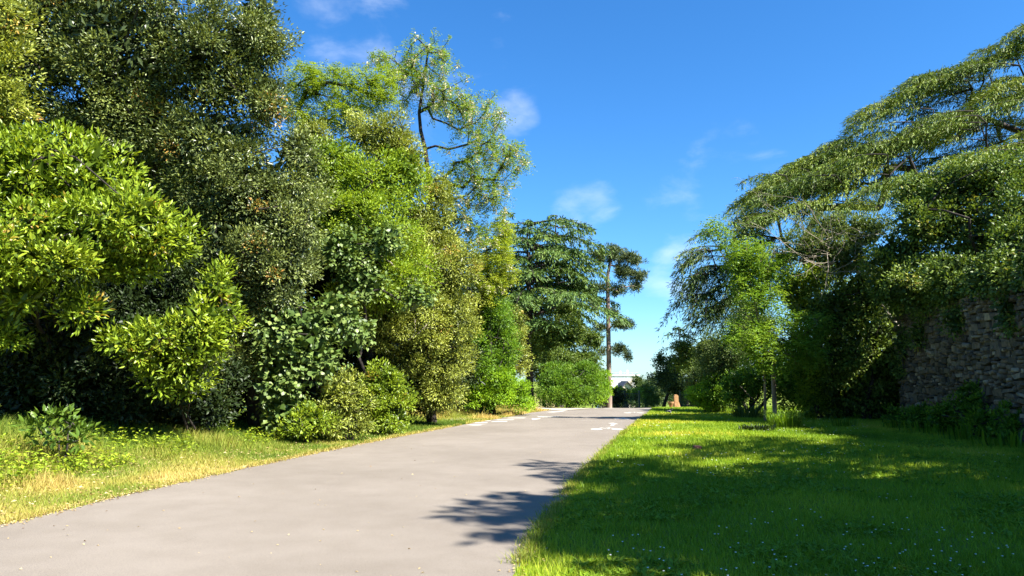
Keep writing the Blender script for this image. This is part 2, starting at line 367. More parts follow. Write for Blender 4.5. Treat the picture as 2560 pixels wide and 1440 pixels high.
def leaf_objects(root, base, info, mat, score, n=300):
    """the n leaves that show largest as single objects sharing one mesh per tint"""
    pos, d, up, Ls, Ws, t = info
    order = np.argsort(-score)[:n]
    meshes = []
    for tv in (.3, .5, .7, .88):
        a = [(0, 0, 0), (.28, .22, .07), (.6, .24, .06), (1, 0, -.08), (.6, -.24, .06), (.28, -.22, .07), (.3, 0, 0), (.62, 0, -.01)]
        f = [(0, 1, 6), (6, 1, 2), (6, 2, 7), (7, 2, 3), (7, 3, 4), (7, 4, 6), (6, 4, 5), (6, 5, 0)]
        meshes.append(mesh_np('leaf', a, f, M[mat], [tv] * 8))
    dd = unit(d); sd = unit(np.cross(dd, up)); nr = np.cross(sd, dd)
    for q, i in enumerate(order):
        o = link('leaf', meshes[q % 4], root)
        mt = Matrix.Identity(4)
        for r in range(3):
            mt[r][0] = dd[i][r] * Ls[i]; mt[r][1] = sd[i][r] * Ws[i] * 2.1; mt[r][2] = nr[i][r] * Ls[i]; mt[r][3] = pos[i][r] - base[r]
        o.matrix_local = mt
    return order

# ------------------------------------------------------------------ the ground
def axis(a, b, step, far, grow=1.35):
    c = list(np.arange(a, b + 1e-6, step)); s = step; v = b
    while v < far: s *= grow; v += s; c.append(v)
    s = step; v = a
    while v > -far: s *= grow; v -= s; c.insert(0, v)
    return np.array(c)
gx, gy = axis(-22, 24, .4, 3000), axis(-10, 62, .4, 3000)
XX, YY = np.meshgrid(gx, gy); ZZ = terr(XX, YY)
V = np.stack([XX, YY, ZZ], -1).reshape(-1, 3); nx, ny = len(gx), len(gy)
i, j = np.meshgrid(np.arange(nx - 1), np.arange(ny - 1)); a = (j * nx + i).ravel()
Fq = np.stack([a, a + 1, a + nx + 1, a + nx], 1)
cx_, cy_ = V[Fq].mean(1)[:, 0], V[Fq].mean(1)[:, 1]
sv = xl(np.clip(cy_, -10, 80)) - cx_
dry = sstep(0, .6, sv) * (.55 + .45 * sstep(.3, .6, vnoise(cx_ * .9, cy_ * .9))) * (1 - sstep(5, 8, sv))
m, t = new_mat('ground_turf'); n = t.nodes.new; l = t.links.new
o = n('ShaderNodeOutputMaterial'); p = n('ShaderNodeBsdfPrincipled'); p.inputs['Roughness'].default_value = .9; p.inputs['Specular IOR Level'].default_value = .1
tc = n('ShaderNodeTexCoord'); z1 = n('ShaderNodeTexNoise'); z1.inputs['Scale'].default_value = 1.2; z1.inputs['Detail'].default_value = 8; l(tc.outputs['Object'], z1.inputs['Vector'])
z2 = n('ShaderNodeTexNoise'); z2.inputs['Scale'].default_value = 22; z2.inputs['Detail'].default_value = 6; l(tc.outputs['Object'], z2.inputs['Vector'])
r1 = ramp(t, [(.3, (.075, .11, .013)), (.55, (.14, .19, .02)), (.75, (.22, .25, .034))]); l(z1.outputs['Fac'], r1.inputs['Fac'])
r2 = ramp(t, [(.3, (.12, .12, .03)), (.5, (.24, .20, .07)), (.7, (.36, .29, .13))]); l(z2.outputs['Fac'], r2.inputs['Fac'])
at = n('ShaderNodeAttribute'); at.attribute_name = 'tint'
mx = n('ShaderNodeMixRGB'); l(at.outputs['Fac'], mx.inputs[0]); l(r1.outputs[0], mx.inputs[1]); l(r2.outputs[0], mx.inputs[2])
l(mx.outputs[0], p.inputs['Base Color']); bp = n('ShaderNodeBump'); bp.inputs['Strength'].default_value = .6; bp.inputs['Distance'].default_value = .03
l(z2.outputs['Fac'], bp.inputs['Height']); l(bp.outputs[0], p.inputs['Normal']); l(p.outputs[0], o.inputs['Surface'])
ground = tag(link('ground', mesh_np('ground', V, Fq, m, dry, smooth=True)), kind='structure')

# ------------------------------------------------------------------ the road and its paint
m, t = new_mat('asphalt'); n = t.nodes.new; l = t.links.new
o = n('ShaderNodeOutputMaterial'); p = n('ShaderNodeBsdfPrincipled'); p.inputs['Roughness'].default_value = .82; p.inputs['Specular IOR Level'].default_value = .25
tc = n('ShaderNodeTexCoord')
def noise(sc, de, rgh=.55):
    z = n('ShaderNodeTexNoise'); z.inputs['Scale'].default_value = sc; z.inputs['Detail'].default_value = de; z.inputs['Roughness'].default_value = rgh
    l(tc.outputs['Object'], z.inputs['Vector']); return z
za, zb, zc = noise(.35, 5), noise(95, 4, .8), noise(2.2, 6)
r1 = ramp(t, [(.35, (.166, .144, .119)), (.65, (.20, .175, .147))]); l(za.outputs['Fac'], r1.inputs['Fac'])
r2 = ramp(t, [(.32, (.60, .60, .60)), (.5, (1.0, 1.0, 1.0)), (.68, (1.28, 1.26, 1.22))]); l(zb.outputs['Fac'], r2.inputs['Fac'])
r3 = ramp(t, [(.38, (.95, .945, .935)), (.6, (1.02, 1.02, 1.02))]); l(zc.outputs['Fac'], r3.inputs['Fac'])
m1 = n('ShaderNodeMixRGB'); m1.blend_type = 'MULTIPLY'; m1.inputs[0].default_value = 1; l(r1.outputs[0], m1.inputs[1]); l(r2.outputs[0], m1.inputs[2])
m2 = n('ShaderNodeMixRGB'); m2.blend_type = 'MULTIPLY'; m2.inputs[0].default_value = 1; l(m1.outputs[0], m2.inputs[1]); l(r3.outputs[0], m2.inputs[2])
l(m2.outputs[0], p.inputs['Base Color']); bp = n('ShaderNodeBump'); bp.inputs['Strength'].default_value = .35; bp.inputs['Distance'].default_value = .006
l(zb.outputs['Fac'], bp.inputs['Height']); l(bp.outputs[0], p.inputs['Normal']); l(p.outputs[0], o.inputs['Surface'])
M['asphalt'] = m
ys = np.arange(-9.5, 75, .25); nc = 12; V = []
for y in ys:
    a0 = xl(y) + .12 * (vnoise(y * 2.3, 3.) - .5) + .05 * (vnoise(y * 7., 5.) - .5); a1 = xr(y) + .12 * (vnoise(y * 2.1, 11.) - .5) + .05 * (vnoise(y * 7., 15.) - .5)
    for c in range(nc + 1):
        x = a0 + (a1 - a0) * c / nc; V.append((x, y, float(terr(min(max(x, xl(y)), xr(y)), y)) + .012))
Fq = [(i * (nc + 1) + c, i * (nc + 1) + c + 1, (i + 1) * (nc + 1) + c + 1, (i + 1) * (nc + 1) + c) for i in range(len(ys) - 1) for c in range(nc)]
road = tag(link('road', mesh_np('road', V, Fq, m, smooth=True)), kind='structure')
M['paint'] = solid_mat('road_paint', (.36, .34, .30), (.48, .46, .41), 14, .7, lo=.3, hi=.6)
def paint(name, polys):
    V, Fc = [], []
    for poly in polys:
        b = len(V)
        for (x, y) in poly: V.append((x, y, float(terr(x, y)) + .0165))
        Fc.append(tuple(range(b, b + len(poly))))
    link(name, pydata(name, V, Fc, M['paint']), road)
def gp(pts): return [tuple(G(a, b)[:2]) for a, b in pts]
def rect_at(c, ang, w, h):
    ca, sa = math.cos(ang), math.sin(ang)
    return [(c[0] + ca * u - sa * v, c[1] + sa * u + ca * v) for u, v in ((-w / 2, -h / 2), (w / 2, -h / 2), (w / 2, h / 2), (-w / 2, h / 2))]
def bike(c, s=1.0, el=1.9):
    def T(p): return (c[0] + p[0] * s, c[1] + p[1] * s * el)
    polys = []
    for cx in (-.33, .33):
        polys.append([T((cx + .19 * math.cos(a), .17 * math.sin(a))) for a in np.linspace(0, 2 * math.pi, 20, endpoint=False)])
    for (a, b, w) in (((-.30, .05), (-.10, .30), .05), ((-.12, .28), (.16, .30), .05), ((.33, .05), (.14, .40), .05), ((.02, .02), (.16, .30), .05), ((-.10, .30), (.02, .02), .05), ((.06, .41), (.20, .41), .05), ((-.17, .36), (-.04, .36), .06)):
        dx, dy = b[0] - a[0], b[1] - a[1]; q = math.hypot(dx, dy); ox, oy = -dy / q * w / 2, dx / q * w / 2
        polys.append([T((a[0] - ox, a[1] - oy)), T((b[0] - ox, b[1] - oy)), T((b[0] + ox, b[1] + oy)), T((a[0] + ox, a[1] + oy))])
    # each stroke a hair above the last so that no two lie in one plane
    return polys
def paint_layers(name, polys):
    V, Fc = [], []
    for q, poly in enumerate(polys):
        b = len(V)
        for (x, y) in poly: V.append((x, y, float(terr(x, y)) + .0165 + .0006 * q))
        Fc.append(tuple(range(b, b + len(poly))))
    link(name, pydata(name, V, Fc, M['paint']), road)
paint_layers('bicycle_marking', bike(G(1515, 1073)[:2] + np.array((0, -.25)), 1.02))
paint_layers('bicycle_marking', bike(G(1585, 1033)[:2], .95, 2.2))
paint('arrow_marking', [gp([(1519, 1059), (1533, 1058), (1546, 1061), (1538, 1061.4), (1535, 1065), (1524, 1065), (1531, 1061)])])
paint('chevron_marking', [gp([(1536, 1047.0), (1558, 1045), (1578, 1049), (1570, 1050), (1557, 1048.2), (1537, 1048.8)])])
paint('chevron_marking', [gp([(1343, 1041.5), (1366, 1042.4), (1397, 1041.3), (1397, 1042.6), (1366, 1044.4), (1345, 1043)])])
paint('arrow_marking', [gp([(1328, 1047.5), (1352, 1046), (1349, 1048.5), (1332, 1051)])])
paint('arrow_marking', [gp([(1164, 1063.4), (1188, 1061), (1222, 1060.6), (1198, 1062.6), (1206, 1064.2), (1184, 1064.8)])])
for q in ([(1173, 1058.2), (1180, 1056.4), (1221, 1056.2), (1216, 1058)], [(1226, 1055.8), (1232, 1054), (1270, 1053.8), (1266, 1055.6)], [(1200, 1053.6), (1206, 1052.2), (1228, 1052), (1224, 1053.4)],
          [(1238, 1051.4), (1245, 1049.8), (1287, 1049.6), (1281, 1051.2)], [(1266, 1046.8), (1273, 1045.2), (1316, 1045), (1310, 1046.6)]):
    paint('crossing_bar', [gp(q)])
paint('edge_line', [gp([(1363, 1031.4), (1400, 1028), (1440, 1024), (1490, 1020), (1498, 1020), (1452, 1024.6), (1412, 1029), (1384, 1031.8)])])
paint('lane_dash', [gp([(1507, 1020.6), (1512, 1018.6), (1536, 1018.4), (1532, 1020.6)])])
paint('lane_dash', [gp([(1607, 1020.2), (1612, 1018.6), (1632, 1018.6), (1628, 1020.2)])])

M['gravel'] = solid_mat('gravel', (.30, .25, .17), (.52, .46, .35), 60, .95, .7, 120)
def ribbon(name, pts, w, lift):
    pts = np.asarray(pts, float); seg = np.concatenate([[0], np.cumsum(np.linalg.norm(np.diff(pts, axis=0), axis=1))])
    q = np.linspace(0, seg[-1], 40); px = np.interp(q, seg, pts[:, 0]); py = np.interp(q, seg, pts[:, 1]); ww = np.interp(q, seg, w)
    tn = unit(np.stack([np.gradient(px), np.gradient(py)], 1)); V = []
    for i in range(40):
        for s in np.linspace(-1, 1, 7):
            x = px[i] - tn[i, 1] * s * ww[i] * (1 + .12 * vnoise(i * .7, s * 9 + 40)); y = py[i] + tn[i, 0] * s * ww[i]; V.append((x, y, float(terr(x, y)) + lift))
    Fq = [(i * 7 + c, i * 7 + c + 1, (i + 1) * 7 + c + 1, (i + 1) * 7 + c) for i in range(39) for c in range(6)]
    return tag(link(name, mesh_np(name, V, Fq, M['gravel'], smooth=True)), kind='structure')
g0 = G(1170, 1051); g1 = G(1090, 1046)
ribbon('side_path', [(g0[0] + .2, g0[1] + .1), (g1[0], g1[1]), (g1[0] - 3, g1[1] + .6), (g1[0] - 8, g1[1] + 3)], [1.1, .75, .75, .8], .030)
h0 = G(1440, 1022); h1 = G(1345, 1022)
ribbon('gravel_path', [(h0[0] + .1, h0[1] - 1.2), (h1[0] + .6, h1[1] - .2), (h1[0] - 3, h1[1] + 1.2), (h1[0] - 9, h1[1] + 3)], [2.0, 1.6, 1.3, 1.3], .030)

# ------------------------------------------------------------------ grass
def blades(rng, x, y, h, w, tint, lean=.5, z=None):
    n = len(x); z = terr(x, y) if z is None else z
    a = rng.uniform(0, 2 * math.pi, n); b = rng.uniform(0, 2 * math.pi, n)
    base = np.stack([x, y, z - .004], 1); s = np.stack([np.cos(a), np.sin(a), np.zeros(n)], 1) * w[:, None] * .5
    tip = base + np.stack([np.cos(b) * lean * h * rng.rand(n), np.sin(b) * lean * h * rng.rand(n), h], 1)
    V = np.stack([base - s, base + s, tip], 1).reshape(-1, 3)
    return V, np.arange(n * 3).reshape(-1, 3), tint
def scatter(rng, n, d0, d1, xa, xb, power=1.0):
    """points between two edge curves, thicker near the camera"""
    u = rng.rand(n); d = d0 * (d1 / d0) ** u if power == 1 else (d0 ** .4 + (d1 ** .4 - d0 ** .4) * u) ** 2.5
    lo, hi = xa(d), xb(d); x = lo + (hi - lo) * rng.rand(n)
    ok = np.abs(x) < .76 * d + 1.6
    return x[ok], d[ok]
rng = np.random.RandomState(3)
x, y = scatter(rng, 300000, 4.6, 46, lambda d: xr(d) - .06 + .22 * (vnoise(d * 3, d * .7 + 5) - .5), lambda d: np.minimum(xw(d) - .1, .74 * d + 1.5), 2)
pat = vnoise(x * .8, y * .8) * .6 + vnoise(x * 2.7 + 30, y * 2.7) * .4
h = (.035 + .065 * rng.rand(len(x)) ** 1.5) * (.65 + .9 * pat) * (1 + .25 * (rng.rand(len(x)) < .05))
tint = np.clip(.10 + .62 * vnoise(x * .5 + 60, y * .5) * .8 + .30 * (vnoise(x * .23 + 9, y * .23 + 90) - .4) + .35 * rng.rand(len(x)) - .25 * sstep(.55, .75, pat) + .18 * sstep(4, 0, x - xr(y)) * rng.rand(len(x)), 0, 1)
tag(link('lawn_grass', mesh_np('lawn_grass', *blades(rng, x, y, h, .005 + .00085 * y, tint, .9)[:2], M['grass'], tint)), 'mown green lawn grass between the road and the stone wall', 'grass', kind='stuff')
# broad-leaved weeds in the lawn
x, y = scatter(rng, 9000, 5, 26, lambda d: xr(d) + .1, lambda d: np.minimum(xw(d) - .3, .74 * d + 1.5), 2)
ok = (vnoise(x * 1.1 + 5, y * 1.1) > .55); x, y = x[ok], y[ok]; nw = len(x)
x = np.repeat(x, 5) + rng.normal(size=nw * 5) * .03; y = np.repeat(y, 5) + rng.normal(size=nw * 5) * .03; nn = nw * 5
a = rng.uniform(0, 2 * math.pi, nn); d = np.stack([np.cos(a), np.sin(a), rng.uniform(.15, .8, nn)], 1)
V, Fc = leaf_arrays(np.stack([x, y, terr(x, y) + .02], 1), d, np.tile((0, 0, 1.), (nn, 1)), rng.uniform(.05, .12, nn), rng.uniform(.018, .04, nn))
tag(link('lawn_weeds', mesh_np('lawn_weeds', V, Fc, M['grass'], np.repeat(rng.uniform(.05, .5, nn), 2))), 'low broad leaved clover and plantain growing in the lawn', 'weeds', kind='stuff')
# daisies
x, y = scatter(rng, 1100, 5, 40, lambda d: xr(d) + .2, lambda d: np.minimum(xw(d) - .3, .74 * d), 2)
ok = vnoise(x * .6 + 17, y * .6) > .52; x, y = x[ok], y[ok]; nn = len(x); zz = terr(x, y) + rng.uniform(.05, .09, nn); rr = .007 + .0005 * y
V = np.stack([np.stack([x + rr * math.cos(q), y + rr * math.sin(q), zz + .004 * math.cos(q * 2)], 1) for q in np.arange(5) * 2 * math.pi / 5], 1).reshape(-1, 3)
b = np.arange(nn)[:, None] * 5
tag(link('daisies', mesh_np('daisies', V, np.concatenate([b + [0, 1, 2], b + [0, 2, 3], b + [0, 3, 4]], 1).reshape(-1, 3), M['daisy'], rng.rand(nn * 3))), 'tiny white daisies dotted over the lawn', 'flowers', kind='stuff')
# left verge: short grass by the road, straw and tall grass up the bank
x, y = scatter(rng, 190000, 6, 40, lambda d: xl(d) - 6.0 - .0 * d, lambda d: xl(d) + .03 + .14 * (vnoise(d * 2.6, d) - .5), 2)
s = xl(y) - x
pat = vnoise(x * .9 + 3, y * .9 + 8)
tall = sstep(1.3, 3.0, s + (pat - .5) * 2.6 + 1.2 * sstep(29, 31, y)) * (1 - .85 * sstep(15, 19, y) * (1 - sstep(26, 29, y)))
h = (.04 + .06 * rng.rand(len(x))) * (1 - tall) + tall * (.10 + .36 * rng.rand(len(x)) ** 1.4)
greeny = sstep(11.5, 17, y) * (1 - .9 * sstep(27, 30, y))
tint = np.clip(.46 + .85 * (pat - .45) + .35 * (rng.rand(len(x)) - .4) - .42 * greeny + .12 * sstep(.5, 0, s) + .18 * sstep(29, 31, y), 0, 1)
tag(link('verge_grass', mesh_np('verge_grass', *blades(rng, x, y, h, .005 + .0008 * y + .002 * tall, tint, 1.0)[:2], M['dry_grass'], tint)), 'dry yellowing grass on the bank beside the road and the bushes', 'grass', kind='stuff')
# grass creeping over both edges of the tarmac
ye = 5.5 * (34 / 5.5) ** rng.rand(16000); lf = rng.rand(16000) < .5; gap = vnoise(ye * 2.4, lf * 31. + 3) > .38
xe = np.where(lf, xl(ye) + np.abs(rng.normal(size=16000)) * .07 - .05, xr(ye) - np.abs(rng.normal(size=16000)) * .08 + .05); xe, ye, lf = xe[gap], ye[gap], lf[gap]
te = np.clip(np.where(lf, .45, .12) + .45 * rng.rand(len(xe)), 0, 1)
tag(link('edge_grass', mesh_np('edge_grass', *blades(rng, xe, ye, rng.uniform(.03, .12, len(xe)), .006 + .0008 * ye, te, 1.4)[:2], M['dry_grass'], te)), 'ragged grass creeping over the edges of the tarmac', 'grass', kind='stuff')
# leafy weeds along the shaded edge of the bank
y = 9 * (22 / 9) ** rng.rand(2600); x = xl(y) - rng.uniform(1.6, 5.5, 2600); ok = vnoise(x * 1.3 + 2, y * 1.3 + 44) > .5; x, y = x[ok], y[ok]; nw = len(x); nn = nw * 9
hgt = rng.uniform(.1, .42, nw); ph = rng.rand(nn)
xx = np.repeat(x, 9) + rng.normal(size=nn) * .07; yy = np.repeat(y, 9) + rng.normal(size=nn) * .07; a = rng.uniform(0, 2 * math.pi, nn)
V, Fc = leaf_arrays(np.stack([xx, yy, terr(xx, yy) + np.repeat(hgt, 9) * ph], 1), np.stack([np.cos(a), np.sin(a), rng.uniform(-.1, .9, nn)], 1), np.tile((0, 0, 1.), (nn, 1)) + rng.normal(size=(nn, 3)) * .3, rng.uniform(.05, .11, nn), rng.uniform(.025, .05, nn))
tag(link('bank_weeds', mesh_np('bank_weeds', V, Fc, M['green_tree'], np.repeat(rng.rand(nn), 2))), 'leafy low weeds growing through the grass of the bank', 'weeds', kind='stuff')
# fallen leaves along the kerbless edge
def litter(name, label, x, y, size, lift):
    nn = len(x); a = rng.uniform(0, 2 * math.pi, nn); d = np.stack([np.cos(a), np.sin(a), rng.uniform(-.1, .25, nn)], 1)
    V, Fc = leaf_arrays(np.stack([x, y, terr(x, y) + lift], 1), d, np.tile((0, 0, 1.), (nn, 1)) + rng.normal(size=(nn, 3)) * .25, size * rng.uniform(.6, 1.3, nn), size * .55 * rng.uniform(.6, 1.3, nn))
    tag(link(name, mesh_np(name, V, Fc, M['litter'], np.repeat(rng.rand(nn), 2))), label, 'leaves', kind='stuff')
y = 6 * (26 / 6) ** rng.rand(4200); x = xl(y) + rng.normal(size=4200) * .10 - .06
litter('leaf_litter', 'tan fallen leaves gathered along the verge edge of the road', x, y, .035 + .0008 * y, .022)
y = 6 * (22 / 6) ** rng.rand(1500); x = xl(y) - rng.uniform(.1, 3.2, 1500)
litter('bank_litter', 'dead brown leaves lying in the dry grass of the bank', x, y, .06, .05)
y = 5.5 * (30 / 5.5) ** rng.rand(900); x = xr(y) + rng.normal(size=900) * .07
litter('edge_litter', 'brown leaf crumbs along the lawn edge of the road', x, y, .026 + .0006 * y, .022)
y = 6 * (26 / 6) ** rng.rand(130); x = xl(y) + (xr(y) - xl(y)) * rng.rand(130) ** 1.3
litter('scattered_leaves', 'small pale leaf scraps scattered over the road', x, y, .032, .018)

# ------------------------------------------------------------------ trees and shrubs on the bank side
def gb(px, py): return G(px, py, .3)
LL = lobes_px
# big laurel
root, info, base = crown_tree('laurel_shrub', 'big glossy yellow green laurel with hollow dark underside on the bank', 'shrub', 11, P(180, 1080, 16.4),
    LL([(-40, 470, 13.6, 170, 170, 1.3), (90, 440, 14.0, 150, 125, 1.2), (235, 440, 14.4, 95, 95, .9), (160, 590, 13.8, 180, 115, 1.3), (330, 560, 14.2, 130, 105, 1.1), (420, 600, 14.5, 65, 75, .7), (40, 640, 13.2, 170, 80, 1.1),
        (300, 660, 14.4, 100, 45, .8), (-120, 640, 13.2, 150, 150, 1.2), (195, 765, 13.9, 42, 45, .4), (20, 830, 13.6, 32, 45, .35), (-90, 770, 13.4, 90, 70, .7), (60, 735, 13.4, 60, 40, .5)]),
    'laurel', 'dark_bark', .055, .24, 15, .135, .05, stems=5, upb=.45, ends=40, back=.35, spread=.75)
leaf_objects(root, base, info, 'laurel', -np.linalg.norm(info[0] - CAM, axis=1) + .5 * info[3] * 10 + .4 * (np.abs(info[0][:, 0] / info[0][:, 1]) < .68) * 8)
root, info, base = crown_tree('laurel_shrub', 'smaller laurel with a rounded spray of leaves reaching from the dark hollow', 'shrub', 12, P(470, 1085, 16.9),
    LL([(400, 850, 14.8, 95, 75, .8), (500, 830, 15.1, 70, 110, .7), (545, 750, 15.4, 42, 120, .6), (420, 925, 15.0, 60, 50, .5), (305, 855, 14.6, 50, 35, .5), (470, 950, 15.3, 45, 40, .4)]),
    'laurel', 'dark_bark', .03, .22, 14, .13, .05, stems=3, upb=.4, ends=26)
leaf_objects(root, base, info, 'laurel', -np.linalg.norm(info[0] - CAM, axis=1), 200)
root, info, base = crown_tree('laurel_sapling', 'bright laurel sapling with big leaves low in the dry grass', 'shrub', 13, P(150, 1135, 12.4),
    LL([(145, 1070, 12.4, 55, 38, .35), (200, 1085, 12.5, 30, 30, .3), (95, 1062, 12.3, 26, 14, .2)]), 'laurel_deep', 'dark_bark', .018, .16, 9, .15, .065, stems=2, upb=.35, ends=14, inner=False, back=1)
leaf_objects(root, base, info, 'laurel_deep', -np.linalg.norm(info[0] - CAM, axis=1), 90)

# dark holm oaks
crown_tree('holm_oak_tree', 'tall dark holm oak towering behind the big laurel', 'tree', 21, P(420, 1080, 19.5),
    LL([(330, 120, 18.5, 260, 250), (560, 160, 18.8, 150, 190), (640, 70, 18.6, 70, 110), (120, 60, 19, 180, 240), (520, 370, 18.8, 170, 140), (300, 330, 19.6, 200, 160), (-80, 150, 19, 150, 300), (660, 250, 18.6, 55, 90), (680, 110, 18.6, 30, 45), (430, 520, 19.6, 140, 140), (250, 500, 20, 150, 120)]),
    'ilex', 'dark_bark', .3, .42, 34, .105, .042, dens=.95, upb=.2, accent=.035, ends=60, back=.2, top=P(400, 100, 19.5))
crown_tree('holm_oak_tree', 'grey green holm oak with drooping lower boughs right of the big laurel', 'tree', 22, P(640, 1075, 20.0),
    LL([(560, 500, 18.6, 100, 100), (640, 480, 18.9, 120, 130), (720, 560, 19.2, 90, 170), (600, 620, 18.7, 110, 130), (690, 690, 19.0, 100, 110), (560, 760, 19.0, 60, 130), (640, 800, 19.4, 60, 140), (745, 400, 19.4, 65, 90), (570, 910, 18.8, 50, 60)]),
    'ilex', 'dark_bark', .2, .36, 30, .1, .04, dens=.95, upb=.2, accent=.06, ends=50, back=.2)
crown_tree('holm_oak_tree', 'light leaved holm oak branch mass beside the big laurel top', 'tree', 23, P(-160, 1120, 15.5),
    LL([(0, 90, 15, 70, 150, .9), (-120, 150, 15.3, 160, 260, 1.4), (10, 250, 15, 50, 70, .6)]), 'ilex_olive', 'dark_bark', .14, .3, 20, .11, .042, upb=.3, accent=.05, ends=30)
# understorey behind the hollow, its shade put into the leaf colour
crown_tree('understorey_shrub', 'undergrowth coloured dark as deep shade filling the hollow below the laurel', 'shrub', 24, P(250, 1080, 17.8),
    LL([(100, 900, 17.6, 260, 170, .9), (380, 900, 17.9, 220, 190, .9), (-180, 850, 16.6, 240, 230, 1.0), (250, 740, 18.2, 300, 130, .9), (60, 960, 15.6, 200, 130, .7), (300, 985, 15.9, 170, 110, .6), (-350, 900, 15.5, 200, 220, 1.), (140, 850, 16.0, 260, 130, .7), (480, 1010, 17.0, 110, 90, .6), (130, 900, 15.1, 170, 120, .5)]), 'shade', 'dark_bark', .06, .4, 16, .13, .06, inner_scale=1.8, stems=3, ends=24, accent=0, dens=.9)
crown_tree('understorey_shrub', 'undergrowth coloured dark as deep shade below the grey green holm oak', 'shrub', 25, P(600, 1075, 20.5),
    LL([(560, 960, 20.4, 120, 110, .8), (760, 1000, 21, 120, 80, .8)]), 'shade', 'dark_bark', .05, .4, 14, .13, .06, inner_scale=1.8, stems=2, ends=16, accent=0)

# taller trees in the same shade-dark leaf colour, closing the thicket behind
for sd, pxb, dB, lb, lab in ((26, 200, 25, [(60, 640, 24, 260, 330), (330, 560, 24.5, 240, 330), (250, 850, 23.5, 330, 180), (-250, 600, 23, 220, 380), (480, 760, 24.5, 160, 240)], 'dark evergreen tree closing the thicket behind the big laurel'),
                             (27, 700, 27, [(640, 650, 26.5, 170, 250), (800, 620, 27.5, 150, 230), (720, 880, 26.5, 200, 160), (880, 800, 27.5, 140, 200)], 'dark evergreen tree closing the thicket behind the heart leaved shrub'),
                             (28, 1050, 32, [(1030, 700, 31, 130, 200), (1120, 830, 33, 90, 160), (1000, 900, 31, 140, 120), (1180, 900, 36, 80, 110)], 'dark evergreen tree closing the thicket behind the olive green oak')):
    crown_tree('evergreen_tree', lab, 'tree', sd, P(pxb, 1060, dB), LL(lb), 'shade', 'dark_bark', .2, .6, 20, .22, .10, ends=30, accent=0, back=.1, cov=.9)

# heart-leaved shrub
root, info, base = crown_tree('lime_shrub', 'heart leaved shrub with broad pale green leaves under the holm oak', 'shrub', 31, P(770, 1085, 20.6),
    LL([(740, 840, 18.9, 95, 110, .8), (700, 970, 18.8, 70, 80, .6), (840, 790, 19.4, 75, 70, .7), (800, 900, 19.1, 65, 60, .6), (720, 1030, 18.8, 60, 45, .5), (880, 830, 19.8, 60, 50, .6)]),
    'lime', 'dark_bark', .06, .3, 9, .125, .11, stems=2, upb=-.1, hang=.35, spread=.6, ends=30, fold=.1, dens=.95)
leaf_objects(root, base, info, 'lime', -np.linalg.norm(info[0] - CAM, axis=1), 300)
crown_tree('lime_shrub', 'heart leaved shrub reaching up into the green mixed tree', 'shrub', 32, P(900, 1070, 23.5),
    LL([(850, 620, 21.4, 80, 60, .6), (960, 600, 21.8, 60, 50, .5), (900, 700, 21.6, 80, 55, .6), (1040, 745, 22, 45, 30, .4)]), 'lime', 'dark_bark', .07, .3, 8, .12, .10, upb=-.1, hang=.3, ends=22, fold=.1)

# mixed green bulk
crown_tree('green_tree', 'leafy mid green tree forming the middle of the roadside thicket', 'tree', 41, P(930, 1065, 25.5),
    LL([(880, 470, 23.5, 140, 100), (990, 450, 24, 90, 90), (830, 400, 23.5, 90, 60), (900, 590, 23.2, 150, 110), (800, 560, 23.0, 70, 120), (950, 700, 23.2, 120, 100)]),
    'green_tree', 'dark_bark', .2, .38, 24, .11, .046, dens=.95, upb=.35, accent=.0, ends=50, back=.2)
crown_tree('olive_oak_tree', 'olive toned oak crown rising above the mid green tree', 'tree', 42, P(960, 1065, 26.5),
    LL([(960, 350, 24.6, 95, 65), (1010, 400, 24.8, 70, 60), (900, 330, 24.8, 40, 40), (770, 350, 24.6, 60, 40)]), 'ilex_olive', 'dark_bark', .16, .34, 24, .1, .036, ends=34, upb=.4)
crown_tree('olive_oak_tree', 'olive green oak with bare dead boughs at the end of the thicket', 'tree', 43, P(1080, 1050, 27.5),
    LL([(1060, 560, 25.4, 85, 90), (1110, 660, 25.6, 70, 110), (1020, 660, 25.0, 90, 90), (1120, 790, 25.8, 60, 100), (1050, 800, 25.2, 90, 90), (970, 810, 24.6, 80, 70), (1110, 900, 26, 60, 80), (1030, 900, 25.5, 70, 60), (1090, 480, 25.6, 40, 50), (1090, 985, 26, 65, 60)]),
    'ilex_olive', 'dark_bark', .2, .34, 24, .1, .038, dens=.95, upb=.25, accent=.02, ends=50, back=.2)
crown_tree('understorey_shrub', 'undergrowth coloured dark as deep shade below the olive green oak', 'shrub', 44, P(1000, 1060, 26.5),
    LL([(930, 960, 24.8, 100, 90, .7), (1060, 980, 26.5, 80, 60, .7), (850, 1000, 23, 80, 70, .7)]), 'shade', 'dark_bark', .05, .36, 14, .15, .06, stems=2, ends=16, accent=0)
def dead_bough(name, label, pts, r0, seed, root=None):
    rg = np.random.RandomState(seed); pts = [np.asarray(p, float) for p in pts]
    A, B, ra, rb = [], [], [], []
    def grow(p, d, L, r, lev):
        nseg = 5
        for q in range(nseg):
            d2 = unit(d + rg.normal(size=3) * .16 + np.array((0, 0, -.03))); p2 = p + d2 * L / nseg; r2 = max(.003, r * (1 - .16))
            A.append(p); B.append(p2); ra.append(r); rb.append(r2)
            if lev > 0 and rg.rand() < .7: grow(p2, unit(d2 + rg.normal(size=3) * .6), L * rg.uniform(.3, .6), r2 * .6, lev - 1)
            p, d, r = p2, d2, r2
    for a, b in zip(pts[0::2], pts[1::2]): grow(a, unit(b - a), np.linalg.norm(b - a), r0, 2)
    return cones(np.array(A), np.array(B), np.array(ra), np.array(rb), 4)
b0 = P(1010, 690, 24.4)
v, f = dead_bough('', '', [b0, P(1110, 630, 24.4), P(950, 640, 22.6), P(1010, 700, 22.6), P(1020, 850, 24.2), P(1080, 790, 24.3)], .03, 5)
